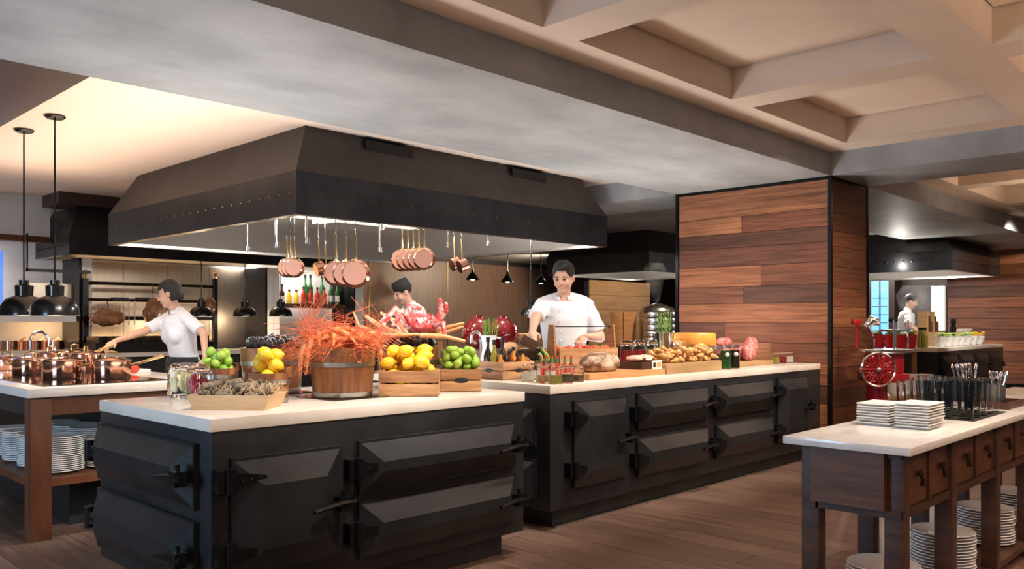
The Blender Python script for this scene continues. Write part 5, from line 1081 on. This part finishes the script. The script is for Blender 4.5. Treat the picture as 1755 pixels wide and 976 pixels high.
    # trousers and apron
    tr_ = MB(); tr_.M = Matrix.Diagonal((1, .7, 1, 1)); tr_.lathe([(0, .84 * s), (.17 * s, .84 * s), (.192 * s, .95 * s), (.180 * s, 1.03 * s), (0, 1.035 * s)], 26); tr_.M = Matrix()
    for x in (-.09, .09): n = 5; tr_.tube([Vector((x * s, 0, .92 * s)).lerp(Vector((x * 1.2 * s, -.02, .07 * s)), q / n) for q in range(n + 1)], [(.105 - .04 * q / n) * s for q in range(n + 1)], 16)
    put('trousers', remesh(tr_, .012, M['apron'], 'trousers', 3), t)
    if apron:
        ap = MB(); n = 14
        for zz in range(2): pass
        prof = [(1.06, .0), (1.0, .012), (.85, .022), (.6, .03), (.42, .03)]; vs = []; fs = []
        for z_, g in prof:
            for k in range(n + 1): a = R_(-15 + 210 * k / n); r = .188 * s + g; vs.append((r * math.cos(a), (r * .74) * math.sin(a) + .008, z_ * s))
        for i in range(len(prof) - 1):
            for k in range(n): a = i * (n + 1) + k; fs.append((a, a + 1, a + n + 2, a + n + 1))
        ao = MB().add(vs, fs).obj('apron', M['apron'], t); md = ao.modifiers.new('s', 'SOLIDIFY'); md.thickness = .004
    # hair and facial features
    hm = MB(); hm.M = HM; me = None
    hm.ball((0, -.018, .042), (.085, .104, .092), 28, 20)
    if hair == 'bob': hm.ball((0, -.05, -.02), (.082, .07, .085), 20, 14)
    if hair == 'top': hm.ball((0, .02, .095), (.066, .07, .05), 18, 12)
    me = remesh(hm, .007, M['hair'], 'hair', 2)
    bm = bmesh.new(); bm.from_mesh(me); inv = HM.inverted(); dl = []
    for v in bm.verts:
        p = inv @ v.co
        zt_ = (.062 + .02 * math.sin(p.x * 40)) if female else .074 - .075 * max(0, (abs(p.x) - .04) / .03)
        face = p.y > .022 and p.z < zt_
        low = p.z < (-.075 if hair == 'bob' else -.035) ; ear = abs(p.x) > .055 and p.y > -.035 and p.z < .004 and hair != 'bob'
        if face or low or ear: dl.append(v)
    bmesh.ops.delete(bm, geom=dl, context='VERTS'); bm.to_mesh(me); bm.free(); ho = put('hair', me, t)
    md = ho.modifiers.new('s', 'SOLIDIFY'); md.thickness = .012; md.offset = -1
    if cap:
        cm = MB(); cm.M = HM; cm.lathe([(.094, .045), (.099, .05), (.097, .10), (.085, .135), (0, .145)], 28, (0, -.015, 0)); cm.obj('cap', M['apron'], t)
    for x in (-.031, .031):
        e = MB(); e.M = HM; e.ball((x, .0815, .006), (.0125, .006, .0052), 12, 6); e.obj('eye', M['eye'], t)
        e = MB(); e.M = HM; e.tube([(x - .019, .079, .022), (x, .088, .029), (x + .019, .079, .023)], [.0022, .0036, .0022], 6); e.obj('eyebrow', M['hair'], t)
    e = MB(); e.M = HM
    if smile: e.tube([(-.027, .082, -.048), (-.014, .092, -.056), (0, .096, -.058), (.014, .092, -.056), (.027, .082, -.048)], [.002, .0045, .0055, .0045, .002], 8)
    else: e.tube([(-.02, .086, -.055), (0, .0955, -.055), (.02, .086, -.055)], [.002, .005, .002], 8)
    e.obj('lips', M['lip'], t)
    return t
aF = AZ + math.pi          # facing the camera; +90 deg less = facing picture-left
# woman cook
wl = PD(318, 600, 6.75); wl.z = 0
human('woman cook with bobbed black hair reaching for a copper pan handle', wl, R_(180), 1.60, PD(168, 598, 6.3), PD(352, 612, 6.35), yaw=-R_(-38) * -1 if False else R_(-38), pitch=R_(12), lean=R_(10), female=True, hair='bob', hints=((0, -.3, -1), (-1, -.5, -.3)))
# handle she holds
a, b = PD(148, 610, 6.2), PD(196, 592, 6.38); tag(MB().tube([a, a.lerp(b, .5), b], [.010, .009, .012], 10).obj('ladle', M['brass'], None), 'pale ladle handle held by the woman cook', 'ladle')
# chef at the buffet
ml = PD(968, 600, 6.47); ml.z = 0
human('smiling chef in white jacket and black apron working at the buffet', ml, aF - R_(8), 1.72, PD(908, 578, 5.85), PD(1004, 578, 6.2), yaw=R_(-12), pitch=R_(16), lean=R_(7), hair='top', hints=((1, -.5, -.6), (-.6, -.5, -1)), smile=True)
p = PD(907, 588, 5.76); o = tag(MB().bx(-.06, .06, -.035, .035, -.035, .035).obj('wooden_grater', M['walnut'], None, p, CR, bevel=.006), 'small wooden block held in the hand of the buffet chef', 'block'); o.rotation_euler = (0, .5, CR)
# cook bending behind the crab bucket
bl = PD(728, 600, 9.05); bl.z = 0
human('stooping cook in black cap and white shirt behind the crab bucket', bl, AZ + R_(118), 1.74, PD(672, 590, 8.6), PD(690, 598, 8.75), yaw=0, pitch=R_(18), lean=R_(20), cap=True)
# far cook
fl_ = PD(1548, 600, 14.3); fl_.z = 0
human('far cook in white shirt tossing a pan beyond the pillar', fl_, AZ - R_(112), 1.74, PD(1576, 570, 13.75), PD(1580, 572, 14.05), yaw=0, pitch=R_(18), lean=R_(8))
# steam
def steam(label, loc, r, h, dens):
    m = bpy.data.materials.new('steam'); m.use_nodes = True; nt = m.node_tree; nt.nodes.remove(nt.nodes['Principled BSDF']); v = nt.nodes.new('ShaderNodeVolumePrincipled'); v.inputs['Color'].default_value = (.9, .92, .95, 1)
    tc = nt.nodes.new('ShaderNodeTexCoord'); nz = nt.nodes.new('ShaderNodeTexNoise'); nz.inputs['Scale'].default_value = 4; nt.links.new(tc.outputs['Object'], nz.inputs['Vector']); mr = nt.nodes.new('ShaderNodeMapRange'); mr.inputs[1].default_value = .4; mr.inputs[2].default_value = .8; mr.inputs[4].default_value = dens
    nt.links.new(nz.outputs['Fac'], mr.inputs[0]); nt.links.new(mr.outputs[0], v.inputs['Density']); nt.links.new(v.outputs[0], nt.nodes['Material Output'].inputs['Volume'])
    tag(MB().lathe([(0, 0), (r * .4, 0), (r * .7, h * .4), (r, h * .8), (r * .7, h), (0, h)], 20).obj('steam', m, None, loc), label, 'steam', kind='stuff')
q = PY(1122, 590, 6.3); steam('wisp of pale steam rising from the steamer', (q.x, 6.3, 1.53), .16, .5, 2.2)
q = PD(1574, 575, 13.6); steam('cloud of pale steam rising before the far cook', (q.x, q.y, 1.0), .35, .85, 1.2)
